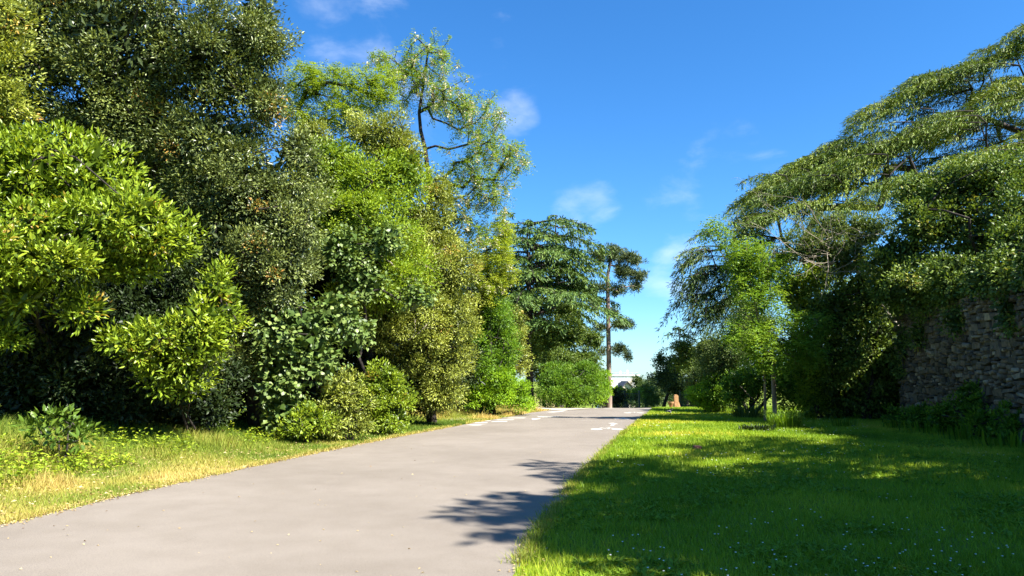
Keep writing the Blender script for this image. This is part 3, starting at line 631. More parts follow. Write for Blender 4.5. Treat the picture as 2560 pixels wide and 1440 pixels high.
bx = empty('dead_bough', b0, 'bare pale dead bough sticking out of the olive green oak', 'branch'); link('limb', mesh_np('limb', v, f, M['twig'], origin=b0), bx)

# low roadside bushes
for q, (lab, pb, lobes, lf, sd) in enumerate([
    ('low yellow green bush at the foot of the heart leaved shrub', P(770, 1092, 18.6), [(775, 1050, 18.6, 55, 40, .5), (740, 1075, 18.4, 30, 22, .3)], 'laurel', 51),
    ('round glossy roadside bush in front of the dark undergrowth', P(870, 1085, 19.6), [(860, 990, 19.6, 65, 60, .6), (830, 1040, 19.3, 50, 45, .5), (890, 1050, 19.8, 45, 35, .45)], 'ilex_olive', 52),
    ('bright green roadside bush at the bend before the side path', P(970, 1065, 22.0), [(960, 960, 22, 62, 58, .6), (985, 1010, 22, 50, 48, .5), (925, 1000, 21.8, 45, 50, .5), (970, 1050, 21.8, 55, 28, .5)], 'laurel', 53)]):
    crown_tree('roadside_bush', lab, 'shrub', sd, pb, LL(lobes), lf, 'dark_bark', .03, .2, 14, .095, .04, stems=3, ends=20)

# robinias: sparse crowns, branches show
def robinia(name, label, seed, base, trunk, tr, lobes, leaf, cr, k, L, W, fl=0., dens=1., ends=140, shell=(.35, 1.05), bark='dark_bark'):
    rg = np.random.RandomState(seed); base = np.asarray(base, float); base[2] = float(terr(base[0], base[1]))
    root = empty(name, base, label, 'tree')
    C, Nn = clump_points(rg, lobes, cr, dens, shell, 1.0, None, .55)
    # pinnate leaves: a rachis per leaf with leaflets both sides
    n = len(C); idx = np.repeat(np.arange(n), k); m = len(idx)
    d = unit(rsph(rg, m) + Nn[idx] * .4 + np.array((0, 0, -.15))); p0 = C[idx] + rsph(rg, m) * cr * .5 * rg.rand(m, 1)
    nl = 6; RL = L * 3.2 * rg.uniform(.7, 1.2, m); side = unit(np.cross(d, np.array((0, 0, 1.)) + rg.normal(size=(m, 3)) * .3))
    pos, dd, up, tt = [], [], [], []
    tv = np.clip(.2 + .5 * rg.rand(n)[idx] + .25 * rg.rand(m), 0, 1)
    for q in range(nl):
        f = (q // 2 + 1) / (nl / 2); sg = 1 if q % 2 else -1
        pos.append(p0 + d * (RL * f)[:, None] - np.array((0, 0, 1.)) * (RL * f * f * .22)[:, None]); dd.append(side * sg + d * .5 + np.array((0, 0, -.2))); up.append(np.tile((0, 0, 1.), (m, 1)) + rg.normal(size=(m, 3)) * .4); tt.append(tv)
    pos, dd, up, tt = map(np.concatenate, (pos, dd, up, tt))
    V, Fc = leaf_arrays(pos, dd, up, L * rg.uniform(.8, 1.2, len(pos)), W * rg.uniform(.8, 1.2, len(pos)))
    link('crown', mesh_np('crown', V, Fc, M[leaf], np.repeat(tt, 2), origin=base), root)
    if fl:
        w = C[rg.rand(n) < fl]; nb = 16; m = len(w) * nb
        hang = rg.rand(m); pp = np.repeat(w, nb, 0) + rg.normal(size=(m, 3)) * .055 + np.array((0, 0, -1.)) * (hang * .28)[:, None]
        V, Fc = leaf_arrays(pp, rsph(rg, m), rsph(rg, m), np.full(m, .11), np.full(m, .075))
        link('blossom', mesh_np('blossom', V, Fc, M['flower'], np.repeat(rg.rand(m), 2), origin=base), root)
    tl = np.asarray([base - np.array((0, 0, .1))] + [np.asarray(p, float) for p in trunk])
    q = np.linspace(0, 1, 12); sgm = np.linspace(0, 1, len(tl)); tl = np.stack([np.interp(q, sgm, tl[:, c]) for c in range(3)], 1)
    sel = C[rg.permutation(n)[:ends]]
    v, f = skeleton(rg, tl, np.linspace(tr, tr * .3, 12), sel, .011, .55, .4, .22, .52)
    link('trunk', mesh_np('trunk', v, f, M[bark], smooth=True, origin=base), root)
robinia('robinia_tree', 'airy flowering robinia with white blossom and dark bare boughs', 61, P(1090, 1050, 31),
    [P(1085, 700, 31), P(1070, 400, 31), P(1045, 300, 31), P(1060, 200, 31), P(1070, 130, 31)], .13,
    LL([(1060, 150, 31, 85, 65, 1.2), (1010, 200, 31, 75, 50, 1.2), (1110, 240, 31, 80, 60, 1.2), (1190, 285, 31, 85, 75, 1.3), (1205, 400, 31, 105, 85, 1.4), (1270, 400, 31, 55, 30, .9), (1150, 480, 31, 75, 90, 1.3), (1230, 480, 31, 65, 50, 1.1), (1170, 570, 31, 60, 50, 1.), (950, 150, 31, 42, 24, .7), (1290, 390, 31, 45, 34, .8)]),
    'robinia_fl', .30, 7, .098, .043, fl=.34, dens=.75, ends=240)
robinia('robinia_tree', 'green robinia with dark arching boughs behind the dark holm oak', 62, P(800, 1065, 29),
    [P(800, 700, 28.5), P(820, 420, 28), P(790, 320, 27.5), P(760, 300, 27.5)], .22,
    LL([(840, 215, 27.5, 95, 50, 1.2), (760, 200, 27.2, 60, 45, 1.), (920, 240, 27.8, 70, 55, 1.1), (960, 210, 27.8, 40, 50, .8), (840, 290, 27.5, 90, 30, 1.), (740, 280, 27.3, 45, 50, .8)]),
    'robinia', .26, 8, .095, .042, dens=1.0, ends=110)
robinia('robinia_tree', 'golden yellow leaved robinia at the end of the thicket', 63, P(1230, 1030, 34),
    [P(1225, 850, 33), P(1220, 700, 33), P(1215, 600, 33)], .12,
    LL([(1235, 620, 32.5, 45, 60, .9), (1215, 700, 32.5, 55, 50, .9), (1170, 650, 32, 40, 50, .8), (1255, 570, 32.8, 22, 35, .5), (1270, 680, 32.6, 22, 30, .5)]),
    'gold', .26, 8, .10, .045, fl=.18, dens=1.05, ends=70)

# green hedge line farther on
crown_tree('green_shrub', 'tall narrow green shrub next to the golden robinia', 'shrub', 71, P(1215, 1025, 35),
    LL([(1210, 790, 33.5, 60, 80, 1.), (1250, 850, 34, 50, 90, .9), (1185, 880, 33, 55, 80, .9), (1225, 930, 33.5, 60, 70, .9), (1215, 995, 33.4, 60, 32, .7)]), 'hedge', 'dark_bark', .08, .3, 22, .11, .048, stems=2, upb=.5, ends=26, accent=0)
crown_tree('green_shrub', 'broad sunlit green shrub beside the tall dry grass', 'shrub', 72, P(1235, 1022, 34.5),
    LL([(1180, 960, 33, 60, 55, .9), (1240, 960, 33.4, 65, 60, .9), (1290, 985, 34, 40, 45, .7), (1310, 1000, 34.4, 22, 28, .5)]), 'bright', 'dark_bark', .05, .28, 20, .10, .046, stems=3, upb=.5, ends=26, accent=0)
crown_tree('tan_shrub', 'brownish green shrub wedged behind the tall narrow green shrub', 'shrub', 73, P(1290, 1015, 42),
    LL([(1285, 830, 41, 32, 75, .8), (1295, 900, 41, 28, 50, .7)]), 'ilex_olive', 'dark_bark', .07, .3, 20, .12, .05, ends=20)
crown_tree('round_bush', 'broad dome shaped clipped bush beside the gravel path', 'shrub', 74, P(1430, 1018, 45.5),
    LL([(1400, 960, 44, 65, 50, 1.5), (1455, 955, 44.5, 55, 50, 1.4), (1430, 985, 43.6, 85, 35, 1.5)]), 'hedge', 'dark_bark', .06, .3, 24, .12, .052, stems=3, upb=.55, ends=26, accent=0)
crown_tree('round_bush', 'narrower bush between the dome shaped bush and the pine', 'shrub', 75, P(1508, 1014, 48),
    LL([(1505, 970, 47.4, 24, 40, .9), (1490, 985, 46.8, 25, 30, .8)]), 'bright', 'dark_bark', .05, .28, 22, .12, .052, stems=2, upb=.5, ends=14, accent=0)
crown_tree('oak_tree', 'small spreading oak below the deodar cedar', 'tree', 76, P(1420, 1010, 51),
    LL([(1375, 850, 50, 50, 35, 1.3), (1430, 830, 50, 55, 45, 1.5), (1480, 850, 50.5, 40, 25, 1.2), (1400, 900, 49.5, 60, 35, 1.3), (1460, 900, 50, 45, 30, 1.2), (1420, 780, 51, 30, 30, 1.)]), 'oak', 'dark_bark', .16, .36, 22, .14, .075, ends=40, accent=.02)
crown_tree('oak_tree', 'dense low oak standing behind the dome shaped bush', 'tree', 77, P(1360, 1008, 60),
    LL([(1350, 880, 58, 60, 60, 1.6), (1300, 830, 60, 50, 80, 1.6), (1460, 930, 58, 50, 40, 1.4), (1390, 940, 57, 70, 40, 1.5)]), 'oak', 'dark_bark', .16, .42, 18, .16, .085, ends=30, accent=.02)

# ------------------------------------------------------------------ conifers
def frond_blades(rng, start, azim, L, rise, droop, width, dens, nl, nw, hang=.35):
    """needle blades over one drooping cedar bough; returns blade arrays and the bough line"""
    dirh = np.array((math.cos(azim), math.sin(azim), 0)); sideh = np.array((-dirh[1], dirh[0], 0))
    def line(t): return start + dirh * (L * t)[:, None] + np.array((0, 0, 1.)) * (L * (rise * t - droop * t ** 2.3))[:, None]
    nt2 = max(6, int(L * 3.2)); ts = np.linspace(.18, 1, nt2)
    Ps, Ds, Us = [], [], []
    for t in ts:
        p0 = line(np.array([t]))[0]
        for sg in (-1, 1):
            sl = width * L * (.35 + .65 * math.sin(math.pi * min(1, t * .86))) * rng.uniform(.6, 1.15)
            if t > .9: sl *= .6
            d0 = unit(dirh * rng.uniform(.5, .9) + sideh * sg * rng.uniform(.6, 1.0) + np.array((0, 0, rng.uniform(-.12, .12))))
            m = max(5, int(sl * dens)); u = np.sort(rng.rand(m)); dr = rng.uniform(.25, .65)
            pp = p0 + d0 * (sl * u)[:, None] + np.array((0, 0, -1.)) * (sl * dr * u ** 2)[:, None]
            pp += rng.normal(size=(m, 3)) * .04
            hg = (rng.rand(m) ** 2 * hang * (.3 + u)); low = rng.rand(m) < .45
            pp[:, 2] -= hg * low
            dv = unit(d0 * .8 + rng.normal(size=(m, 3)) * .32 + np.array((0, 0, -.35)) * (u + .3)[:, None] + np.array((0, 0, -.6)) * low[:, None])
            Ps.append(pp); Ds.append(dv); Us.append(np.array((0, 0, 1.)) + rng.normal(size=(m, 3)) * .5)
    Ps, Ds, Us = map(np.concatenate, (Ps, Ds, Us))
    return Ps, Ds, Us, line(np.linspace(0, 1, 9))
def cedar(name, label, seed, base, height, boughs, leaf, tr=.4, nl=.3, nw=.06, dens=9, width=.28, bark='dark_bark', hang=.35, ztop=None):
    rg = np.random.RandomState(seed); base = np.asarray(base, float); root = empty(name, base, label, 'tree')
    Ps, Ds, Us, A, B, ra, rb, T = [], [], [], [], [], [], [], []
    for (z, az, L, rise, droop) in boughs:
        p, d, u, ln = frond_blades(rg, base + np.array((0, 0, z)), az, L, rise, droop, width, dens, nl, nw, hang)
        Ps.append(p); Ds.append(d); Us.append(u); T.append(np.full(len(p), rg.uniform(.1, .45)))
        rr = np.linspace(.05 + L * .012, .012, 9); A.append(ln[:-1]); B.append(ln[1:]); ra.append(rr[:-1]); rb.append(rr[1:])
    Ps, Ds, Us, T = map(np.concatenate, (Ps, Ds, Us, T)); n = len(Ps)
    T = np.clip(T + rg.rand(n) * .5, 0, 1)
    V, Fc = leaf_arrays(Ps, Ds, Us, nl * rg.uniform(.6, 1.2, n), nw * rg.uniform(.7, 1.3, n), .1)
    link('crown', mesh_np('crown', V, Fc, M[leaf], np.repeat(T, 2), origin=base), root)
    tl = trunk_line(base - np.array((0, 0, .2)), base + np.array((rg.uniform(-.2, .2), 0, height)), 10, .06, rg)
    v1, f1 = tube(tl, np.linspace(tr, .04, 10) * np.array([1.25] + [1] * 9), 10, rg)
    v2, f2 = cones(np.concatenate(A), np.concatenate(B), np.concatenate(ra), np.concatenate(rb))
    link('trunk', mesh_np('trunk', np.concatenate([v1, v2]), np.concatenate([f1, f2 + len(v1)]), M[bark], smooth=True, origin=base), root)
    return root
def deodar_boughs(rg, height, low, n, Lmax, bare=()):
    out = []
    for i in range(n):
        f = i / (n - 1); z = low + (height - low) * f
        L = Lmax * (1 - f ** 1.8) ** .8 * rg.uniform(.6, 1.25) + .7; z += rg.uniform(-.3, .3)
        out.append((z, i * 2.399 + rg.uniform(-.3, .3), L, rg.uniform(.18, .42), rg.uniform(.30, .52)))
    return out
rg = np.random.RandomState(81)
pb = P(1325, 1000, 53); pb[2] = float(terr(pb[0], pb[1])); hh = P(1375, 548, 53)[2] - pb[2]
bs = deodar_boughs(rg, hh, 5.4, 50, 5.0)
# long boughs that reach towards the pine and the double top
for (px, py) in ((1505, 620), (1500, 690), (1480, 740), (1490, 660), (1470, 580), (1450, 640)):
    e = P(px, py, 53) - pb; L = abs(e[0]) + .3; bs.append((e[2] + .1 * L, rg.uniform(-.35, .15), L, .30, .42))
cedar('cedar_tree', 'deodar cedar with layered drooping boughs left of the tall pine', 82, pb, hh, bs, 'cedar', .34, .34, .085, 22, .30)
pb = P(1262, 1000, 60); pb[2] = float(terr(pb[0], pb[1])); hh = P(1265, 530, 60)[2] - pb[2]
cedar('cedar_tree', 'second deodar cedar half hidden behind the golden robinia', 83, pb, hh, deodar_boughs(rg, hh, 5, 38, 4.6), 'cedar', .34, .36, .09, 20, .30)
pb = P(1398, 1000, 57); pb[2] = float(terr(pb[0], pb[1])); hh = P(1398, 543, 57)[2] - pb[2]
cedar('cedar_tree', 'slender cedar with a leaning pointed tip close behind the deodar', 84, pb, hh, deodar_boughs(rg, hh, 8.5, 26, 3.6), 'cedar', .3, .36, .09, 20, .30)

# umbrella-crowned pine
def needle_pads(name, label, seed, base, trunk, tr, lobes, leaf, cr, k, L, W, bark, ends=60):
    rg = np.random.RandomState(seed); base = np.asarray(base, float); base[2] = float(terr(base[0], base[1])); root = empty(name, base, label, 'tree')
    C, Nn = clump_points(rg, lobes, cr, 1.1, (.3, 1.05), 1., None, .6); n = len(C); idx = np.repeat(np.arange(n), k); m = len(idx)
    o = rsph(rg, m); pos = C[idx] + o * cr * .6 * rg.rand(m, 1)
    V, Fc = leaf_arrays(pos, unit(o + np.array((0, 0, .35))), rsph(rg, m), L * rg.uniform(.7, 1.2, m), W * rg.uniform(.7, 1.2, m), .1)
    link('crown', mesh_np('crown', V, Fc, M[leaf], np.repeat(np.clip(.4 * rg.rand(n)[idx] + .6 * rg.rand(m), 0, 1), 2), origin=base), root)
    tl = np.asarray([base - np.array((0, 0, .2))] + [np.asarray(p, float) for p in trunk]); q = np.linspace(0, 1, 14); sg = np.linspace(0, 1, len(tl)); tl = np.stack([np.interp(q, sg, tl[:, c]) for c in range(3)], 1)
    v, f = skeleton(rg, tl, np.linspace(tr, tr * .45, 14), C[rg.permutation(n)[:ends]], .014, .6, .3, .15, .5)
    link('trunk', mesh_np('trunk', v, f, M[bark], smooth=True, origin=base), root)
    return root
needle_pads('pine_tree', 'tall old pine with bare straight trunk and broken flat pads of needles', 85, P(1523, 1000, 56),
    [P(1522, 900, 56), P(1520, 760, 56), P(1519, 690, 56), P(1532, 620, 56)], .21,
    LL([(1545, 635, 56, 38, 24, .9), (1585, 650, 56, 28, 16, .7), (1595, 690, 56, 26, 16, .7), (1560, 680, 56, 36, 22, .8), (1500, 640, 56, 30, 20, .7), (1545, 725, 56, 26, 16, .6), (1500, 720, 56, 24, 12, .6), (1588, 718, 56, 18, 14, .5),
        (1560, 812, 55.6, 36, 13, .8), (1505, 818, 56, 22, 9, .6), (1490, 760, 56, 20, 12, .6), (1545, 875, 55.8, 22, 16, .6), (1568, 892, 55.8, 12, 12, .4), (1505, 880, 56, 12, 10, .4), (1535, 780, 56, 14, 10, .4)]),
    'pine', .30, 32, .27, .05, 'pine_bark', 70)

# the great spreading cedar behind the wall
rg = np.random.RandomState(91)
ctr = np.array((32.0, 47.0, 2.0)); bs = []
sil = np.array([(1690, 660), (1720, 600), (1790, 540), (1860, 500), (1900, 470), (1980, 425), (2060, 385), (2130, 305), (2250, 240), (2350, 188), (2450, 140), (2560, 98), (2700, 50)], float)
def great_cedar():
    base = np.array((43.0, 60.0, .6)); root = empty('cedar_tree', base, 'huge spreading cedar with sweeping weeping boughs behind the stone wall', 'tree')
    Ps, Ds, Us, T, starts = [], [], [], [], []; A, B, ra, rb = [], [], [], []
    def frond(p, az, L, rise, droop, width, dens, hang, tv=None):
        a_, d_, u_, ln = frond_blades(rg, p, az, L, rise, droop, width, dens, 0, 0, hang)
        Ps.append(a_); Ds.append(d_); Us.append(u_); T.append(np.full(len(a_), rg.uniform(.0, .5) if tv is None else tv)); starts.append(p)
        rr = np.linspace(.05, .012, 9); A.append(ln[:-1]); B.append(ln[1:]); ra.append(rr[:-1]); rb.append(rr[1:])
    for q in range(150):
        px = 1830 + 880 * ((q * .618) % 1) + rg.uniform(-15, 15); top = np.interp(px, sil[:, 0], sil[:, 1]); span = min(330, (px - 1720) * .60)
        lv = q % 5; v_ = (0, .05, .36, .44, .84)[lv] + rg.uniform(-.04, .08); py = top + 8 + v_ * span; d = 59 - 8 * v_ + rg.uniform(-1.2, 1.2)
        tip = P(px, py, d); az = math.radians(rg.uniform(165, 235)); L = rg.uniform(5.5, 8.5); rise, droop = rg.uniform(.10, .2), rg.uniform(.42, .60)
        st = tip - np.array((math.cos(az) * L, math.sin(az) * L, L * (rise - droop))); frond(st, az, L, rise, droop, .21, 17, .75)
    for (px, py) in ((1760, 650), (1770, 690), (1800, 690), (1745, 710), (1830, 690), (1850, 740), (1790, 740), (1880, 700), (1905, 570), (1880, 560), (1925, 620), (1955, 660), (1850, 650), (1820, 770), (1870, 610), (1900, 660), (1750, 760), (1780, 790), (1840, 800), (1900, 740)):
        for e in range(4):
            p = P(px + rg.uniform(-15, 15) + 30, py - 24, 56 + rg.uniform(-1.4, 2.4)); frond(p, math.radians(rg.uniform(150, 250)), rg.uniform(2.6, 3.8), .12, rg.uniform(.7, 1.1), .26, 22, 1.6, -.3)  # hanging tail tinted darkest, its shade is in the needle colour
    for q in range(46):
        px = rg.uniform(1930, 2720); top = np.interp(px, sil[:, 0], sil[:, 1]); tip = P(px, top + rg.uniform(.12, .75) * min(330, (px - 1720) * .6), rg.uniform(60, 64)); az = math.radians(rg.uniform(150, 240)); L = rg.uniform(5, 7)
        frond(tip - np.array((math.cos(az) * L, math.sin(az) * L, -L * .35)), az, L, .12, .47, .25, 13, 1.6, -.2)  # fill boughs behind, tinted dark for the shadow inside the crown
    for (px, py) in ((1690, 640), (1845, 460), (1870, 520), (1720, 600), (1700, 665)):
        p = P(px, py, 57); L = 3.8; frond(p + np.array((L, 0, L * .18)), math.pi + .1, L, .16, .36, .2, 22, .5)
    Ps, Ds, Us, T = map(np.concatenate, (Ps, Ds, Us, T)); n = len(Ps); T = np.clip(T + rg.rand(n) * .5, 0, 1)
    V, Fc = leaf_arrays(Ps, Ds, Us, .40 * rg.uniform(.6, 1.2, n), .068 * rg.uniform(.7, 1.3, n), .1)
    link('crown', mesh_np('crown', V, Fc, M['cedar_big'], np.repeat(T, 2), origin=base), root)
    tl = trunk_line(base - np.array((0, 0, .2)), base + np.array((1.5, 0, 21)), 10, .12, rg); tr = np.linspace(1.2, .35, 10)
    v1, f1 = skeleton(rg, tl, tr, starts, .04, 2.4, .25, .03, .42); v2, f2 = cones(np.concatenate(A), np.concatenate(B), np.concatenate(ra), np.concatenate(rb), 4)
    link('trunk', mesh_np('trunk', np.concatenate([v1, v2]), np.concatenate([f1, f2 + len(v1)]), M['dark_bark'], smooth=True, origin=base), root)
great_cedar()

# ------------------------------------------------------------------ far things beyond the crest
def simple_tree(name, label, seed, px, d, lobes, leaf='far', group=None, cr=.5, k=14, L=.28, W=.13):
    crown_tree(name, label, 'tree', seed, P(px, 1000, d), LL(lobes), leaf, 'dark_bark', .16, cr, k, L, W, ends=20, accent=0)
simple_tree('small_tree', 'round light green small tree beyond the iron gate', 101, 1612, 74, [(1618, 988, 74, 24, 24, 1.1), (1608, 976, 75, 16, 18, 1.), (1628, 1000, 73, 20, 16, .9)], 'oak', k=18, L=.2, W=.09, cr=.4)
simple_tree('garden_bush', 'dark bush in the shade just before the iron gate', 102, 1545, 60, [(1543, 995, 60, 18, 20, .9), (1528, 992, 61, 14, 22, .9)], 'shade', k=16, L=.2, W=.09, cr=.4)
simple_tree('garden_bush', 'green bush rising above the iron gate', 103, 1570, 66, [(1566, 988, 66, 18, 15, .8), (1588, 990, 67, 14, 16, .8), (1545, 985, 68, 16, 16, .9)], 'hedge', k=16, L=.2, W=.09, cr=.4)
simple_tree('far_fir_tree', 'small pointed dark fir in front of the white building', 104, 1594, 110, [(1594, 965, 110, 12, 16, .8), (1594, 950, 110, 7, 12, .6), (1594, 980, 110, 16, 14, 1.)], 'far', cr=.6)
simple_tree('far_tree', 'distant grey green tree behind the round small tree', 105, 1625, 105, [(1625, 960, 105, 22, 16, 1.4), (1645, 950, 108, 16, 16, 1.2), (1610, 975, 104, 16, 14, 1.2)], 'far', cr=.6)
simple_tree('dark_tree', 'dark bushy tree standing behind the stone fountain', 106, 1656, 62, [(1660, 945, 62, 26, 30, 1.3), (1680, 925, 62, 28, 40, 1.3), (1690, 965, 61, 30, 26, 1.3), (1650, 900, 63, 14, 14, .8), (1722, 985, 60, 20, 24, 1.)], 'far', cr=.45, k=20, L=.2, W=.09)
simple_tree('light_tree', 'pale green leafy tree beside the dark bushy tree', 107, 1715, 56, [(1712, 880, 56, 26, 36, 1.2), (1735, 900, 55, 34, 45, 1.3), (1700, 910, 56, 18, 24, .9)], 'oak', cr=.4, k=20, L=.17, W=.08)
pb = P(1706, 1000, 72); pb[2] = float(terr(pb[0], pb[1])); hh = P(1706, 822, 72)[2] - pb[2]
cedar('cedar_tree', 'far blue green cedar tip showing above the dark bushy tree', 108, pb, hh, deodar_boughs(np.random.RandomState(9), hh, 2, 26, 2.9), 'cedar', .22, .4, .09, 6, .26)
for q, (px, d, lab) in enumerate(((1480, 150, 'distant tree line clump behind the pine trunk'), (1700, 140, 'distant tree line clump behind the light green tree'), (1640, 190, 'distant low tree line clump right of the white building'))):
    dd = d; simple_tree('far_tree', lab, 110 + q, px, dd, [(px, 980, dd, 34, 16, 5.), (px - 30, 984, dd + 4, 24, 14, 4.), (px + 30, 982, dd + 2, 26, 14, 4.)], 'far', cr=1.1, k=16, L=.5, W=.25)

crown_tree('garden_hedge', 'low green garden hedge beyond the gate hiding the foot of the houses', 'hedge', 116, P(1570, 1000, 96), LL([(1510, 992, 96, 26, 16, 1.2), (1545, 993, 96, 26, 16, 1.2), (1580, 994, 96, 26, 15, 1.2), (1615, 992, 96, 26, 16, 1.2), (1480, 990, 96, 26, 18, 1.2), (1650, 990, 96, 26, 18, 1.2), (1530, 1010, 95, 60, 14, 1.2), (1610, 1010, 95, 60, 14, 1.2)]), 'far', 'dark_bark', .05, .5, 16, .25, .12, stems=2, ends=14, accent=0)
# white apartment building
M['render'] = solid_mat('white_render', (.74, .73, .70), (.82, .81, .79), .6, .85)
M['glass'] = solid_mat('window_glass', (.04, .05, .06), (.09, .10, .12), 1.2, .15, spec=.6)
M['frame'] = solid_mat('pale_frame', (.5, .5, .5), (.6, .6, .6), 3, .6)
M['roofing'] = solid_mat('slate_roof', (.05, .05, .058), (.10, .098, .10), 2, .7)
M['cream'] = solid_mat('cream_render', (.55, .48, .36), (.65, .58, .46), 1, .85)
M['iron'] = solid_mat('green_iron', (.012, .03, .024), (.03, .055, .045), 6, .5)
D = 165.0; bp_ = P(1560, 1000, D); bz = float(terr(bp_[0], bp_[1])); top = P(1560, 940, D)[2]
x0, x1 = P(1500, 950, D)[0], P(1598, 950, D)[0]
bld = empty('apartment_building', ((x0 + x1) / 2, D, bz), 'white flat roofed apartment block far beyond the gate', 'building'); bo = bld.location
link('wall', pydata('wall', *box(x0, x1, D, D + 10, bz - .3, top), M['render'], origin=bo), bld)
rf = link('parapet', pydata('parapet', *box(x0 - .2, x1 + .2, D - .2, D + 10.2, top, top + .3), M['render'], origin=bo), bld)
V, Fc = joinp([box(x0 + i * .9, x0 + i * .9 + .03, D + .3, D + .33, top + .3, top + .75) for i in range(10)] + [box(x0, x1, D + .29, D + .34, top + .75, top + .78)])
link('railing', pydata('railing', V, Fc, M['frame'], origin=bo), rf)
for q, (px, h) in enumerate(((1574, 1.0), (1556, .8))):
    c = P(px, 940, D)[0]
    v, f = tube([(c, D + 3, top + .3), (c, D + 3, top + .3 + h), (c, D + 3, top + .35 + h)], [.22, .22, .05], 8); link('roof_vent', pydata('roof_vent', v, f, M['frame'], origin=bo), rf)
for pxc in (1517, 1549, 1575):
    for row in range(3):
        zc = top - 1.75 - row * 1.62; c = P(pxc, 950, D)[0]
        w = link('window', pydata('window', *joinp([box(c - .42, c + .42, D - .06, D + .02, zc - .42, zc - .36), box(c - .42, c + .42, D - .06, D + .02, zc + .36, zc + .42), box(c - .42, c - .36, D - .061, D + .021, zc - .36, zc + .36), box(c + .36, c + .42, D - .061, D + .021, zc - .36, zc + .36)]), M['frame'], origin=bo), bld)
        link('pane', pydata('pane', *box(c - .36, c + .36, D - .02, D + .03, zc - .36, zc + .36), M['glass'], origin=bo), w)
        link('sill', pydata('sill', *box(c - .5, c + .5, D - .14, D + .01, zc - .5, zc - .425), M['render'], origin=bo), w)
# gabled house
D = 150.0; a = P(1568, 955, D); bz = float(terr(a[0], D)); hw = 1.75; ez = a[2] - 1.9
hs = empty('gabled_house', (a[0], D, bz), 'small cream house with steep dark gable roof before the white building', 'house'); ho = hs.location
V = [(a[0] - hw, D, bz), (a[0] + hw, D, bz), (a[0] + hw, D, ez), (a[0], D, a[2] - .15), (a[0] - hw, D, ez)]; V += [(x, y + 8, z) for x, y, z in V]
link('wall', pydata('wall', V, [(0, 1, 2, 3, 4), (9, 8, 7, 6, 5), (1, 6, 7, 2), (0, 4, 9, 5)], M['cream'], origin=ho), hs)
for sg in (-1, 1):
    q = [(a[0], a[2]), (a[0] + sg * (hw + .45), ez - .38)]; V = []
    for y in (D - .45, D + 8.3):
        for (x, z) in q: V += [(x, y, z), (x, y, z + .22)]
    rfo = link('roof', pydata('roof', V, [(0, 1, 3, 2), (4, 6, 7, 5), (0, 2, 6, 4), (1, 5, 7, 3), (0, 4, 5, 1), (2, 3, 7, 6)], M['roofing'], origin=ho), hs)
link('chimney', pydata('chimney', *box(a[0] + .7, a[0] + 1.5, D + 3, D + 3.6, a[2] - 1.2, a[2] + .7), M['cream'], origin=ho), hs)
for dx in (-.8, .8):
    w = link('window', pydata('window', *box(a[0] + dx - .4, a[0] + dx + .4, D - .05, D + .02, ez - 1.6, ez - .5), M['frame'], origin=ho), hs)
    link('pane', pydata('pane', *box(a[0] + dx - .32, a[0] + dx + .32, D - .07, D - .03, ez - 1.52, ez - .58), M['glass'], origin=ho), w)
# iron gate and railings
def railing(name, label, cat, pa, pb, h, bars, post=.05):
    pa, pb = np.asarray(pa, float), np.asarray(pb, float); z0 = float(terr(pa[0], pa[1])); L = np.linalg.norm((pb - pa)[:2])
    root = empty(name, (pa[0], pa[1], z0), label, cat); root.rotation_euler.z = math.atan2(pb[1] - pa[1], pb[0] - pa[0])
    for x in (0, L): link('post', pydata('post', *joinp([box(x - post, x + post, -post, post, -.1, h + .12), box(x - post - .02, x + post + .02, -post - .02, post + .02, h + .12, h + .17)]), M['iron']), root)
    for z in (.15, h - .08): link('rail', pydata('rail', *box(post, L - post, -.02, .02, z - .025, z + .025), M['iron']), root)
    me = pydata('bar', *box(-.011, .011, -.011, .011, .17, h - .1), M['iron'])
    mt = pydata('bar', *box(-.011, .011, -.012, .012, h - .06, h + .10), M['iron'])
    for i in range(bars):
        o = link('bar', me, root); o.location.x = (i + 1) * L / (bars + 1)
    return root
ga, gb_ = P(1562, 1000, 60), P(1598, 1000, 60)
railing('iron_gate', 'dark green iron bar gate at the far end of the road', 'gate', (ga[0], 60, 0), (gb_[0], 60, 0), 1.35, 9, .06)
gc = P(1515, 1000, 62); railing('iron_railing', 'dark green iron railing joining the gate to the bushes', 'fence', (gc[0], 61, 0), (ga[0] - .12, 60.3, 0), 1.2, 8)
g2, g3 = P(1700, 1000, 47), P(1745, 1000, 46.4)
railing('iron_railing', 'dark iron railing behind the stone fountain', 'fence', (g2[0], 47, 0), (g3[0], 46.4, 0), .95, 8, .035)

# ------------------------------------------------------------------ drinking fountain, bird, brick
M['sandstone'] = solid_mat('orange_sandstone', (.30, .155, .065), (.44, .25, .12), 7, .85, .4, 30)
M['water'] = solid_mat('basin_water', (.12, .14, .14), (.2, .22, .22), 3, .1, spec=.6)
fb = G(1688, 1018); fb[2] = float(terr(fb[0], fb[1])); ft = empty('drinking_fountain', fb, 'orange sandstone drinking fountain with round topped pillar and bowl', 'fountain')
def slab(w, h, t, n=10):
    prof = [(-w / 2, 0), (w / 2, 0)] + [(w / 2 * math.cos(a), h - w / 2 + w / 2 * math.sin(a)) for a in np.linspace(0, math.pi, n)]
    V = [(x, -t / 2, z) for x, z in prof] + [(x, t / 2, z) for x, z in prof]; k = len(prof)
    return V, [tuple(range(k)), tuple(range(2 * k - 1, k - 1, -1))] + [(i, i + k, (i + 1) % k + k, (i + 1) % k) for i in range(k)]
V, Fc = slab(.27, .86, .34); o = link('pillar', pydata('pillar', [(x, y, z + .05) for x, y, z in V], Fc, M['sandstone']), ft); o.location.x = .06
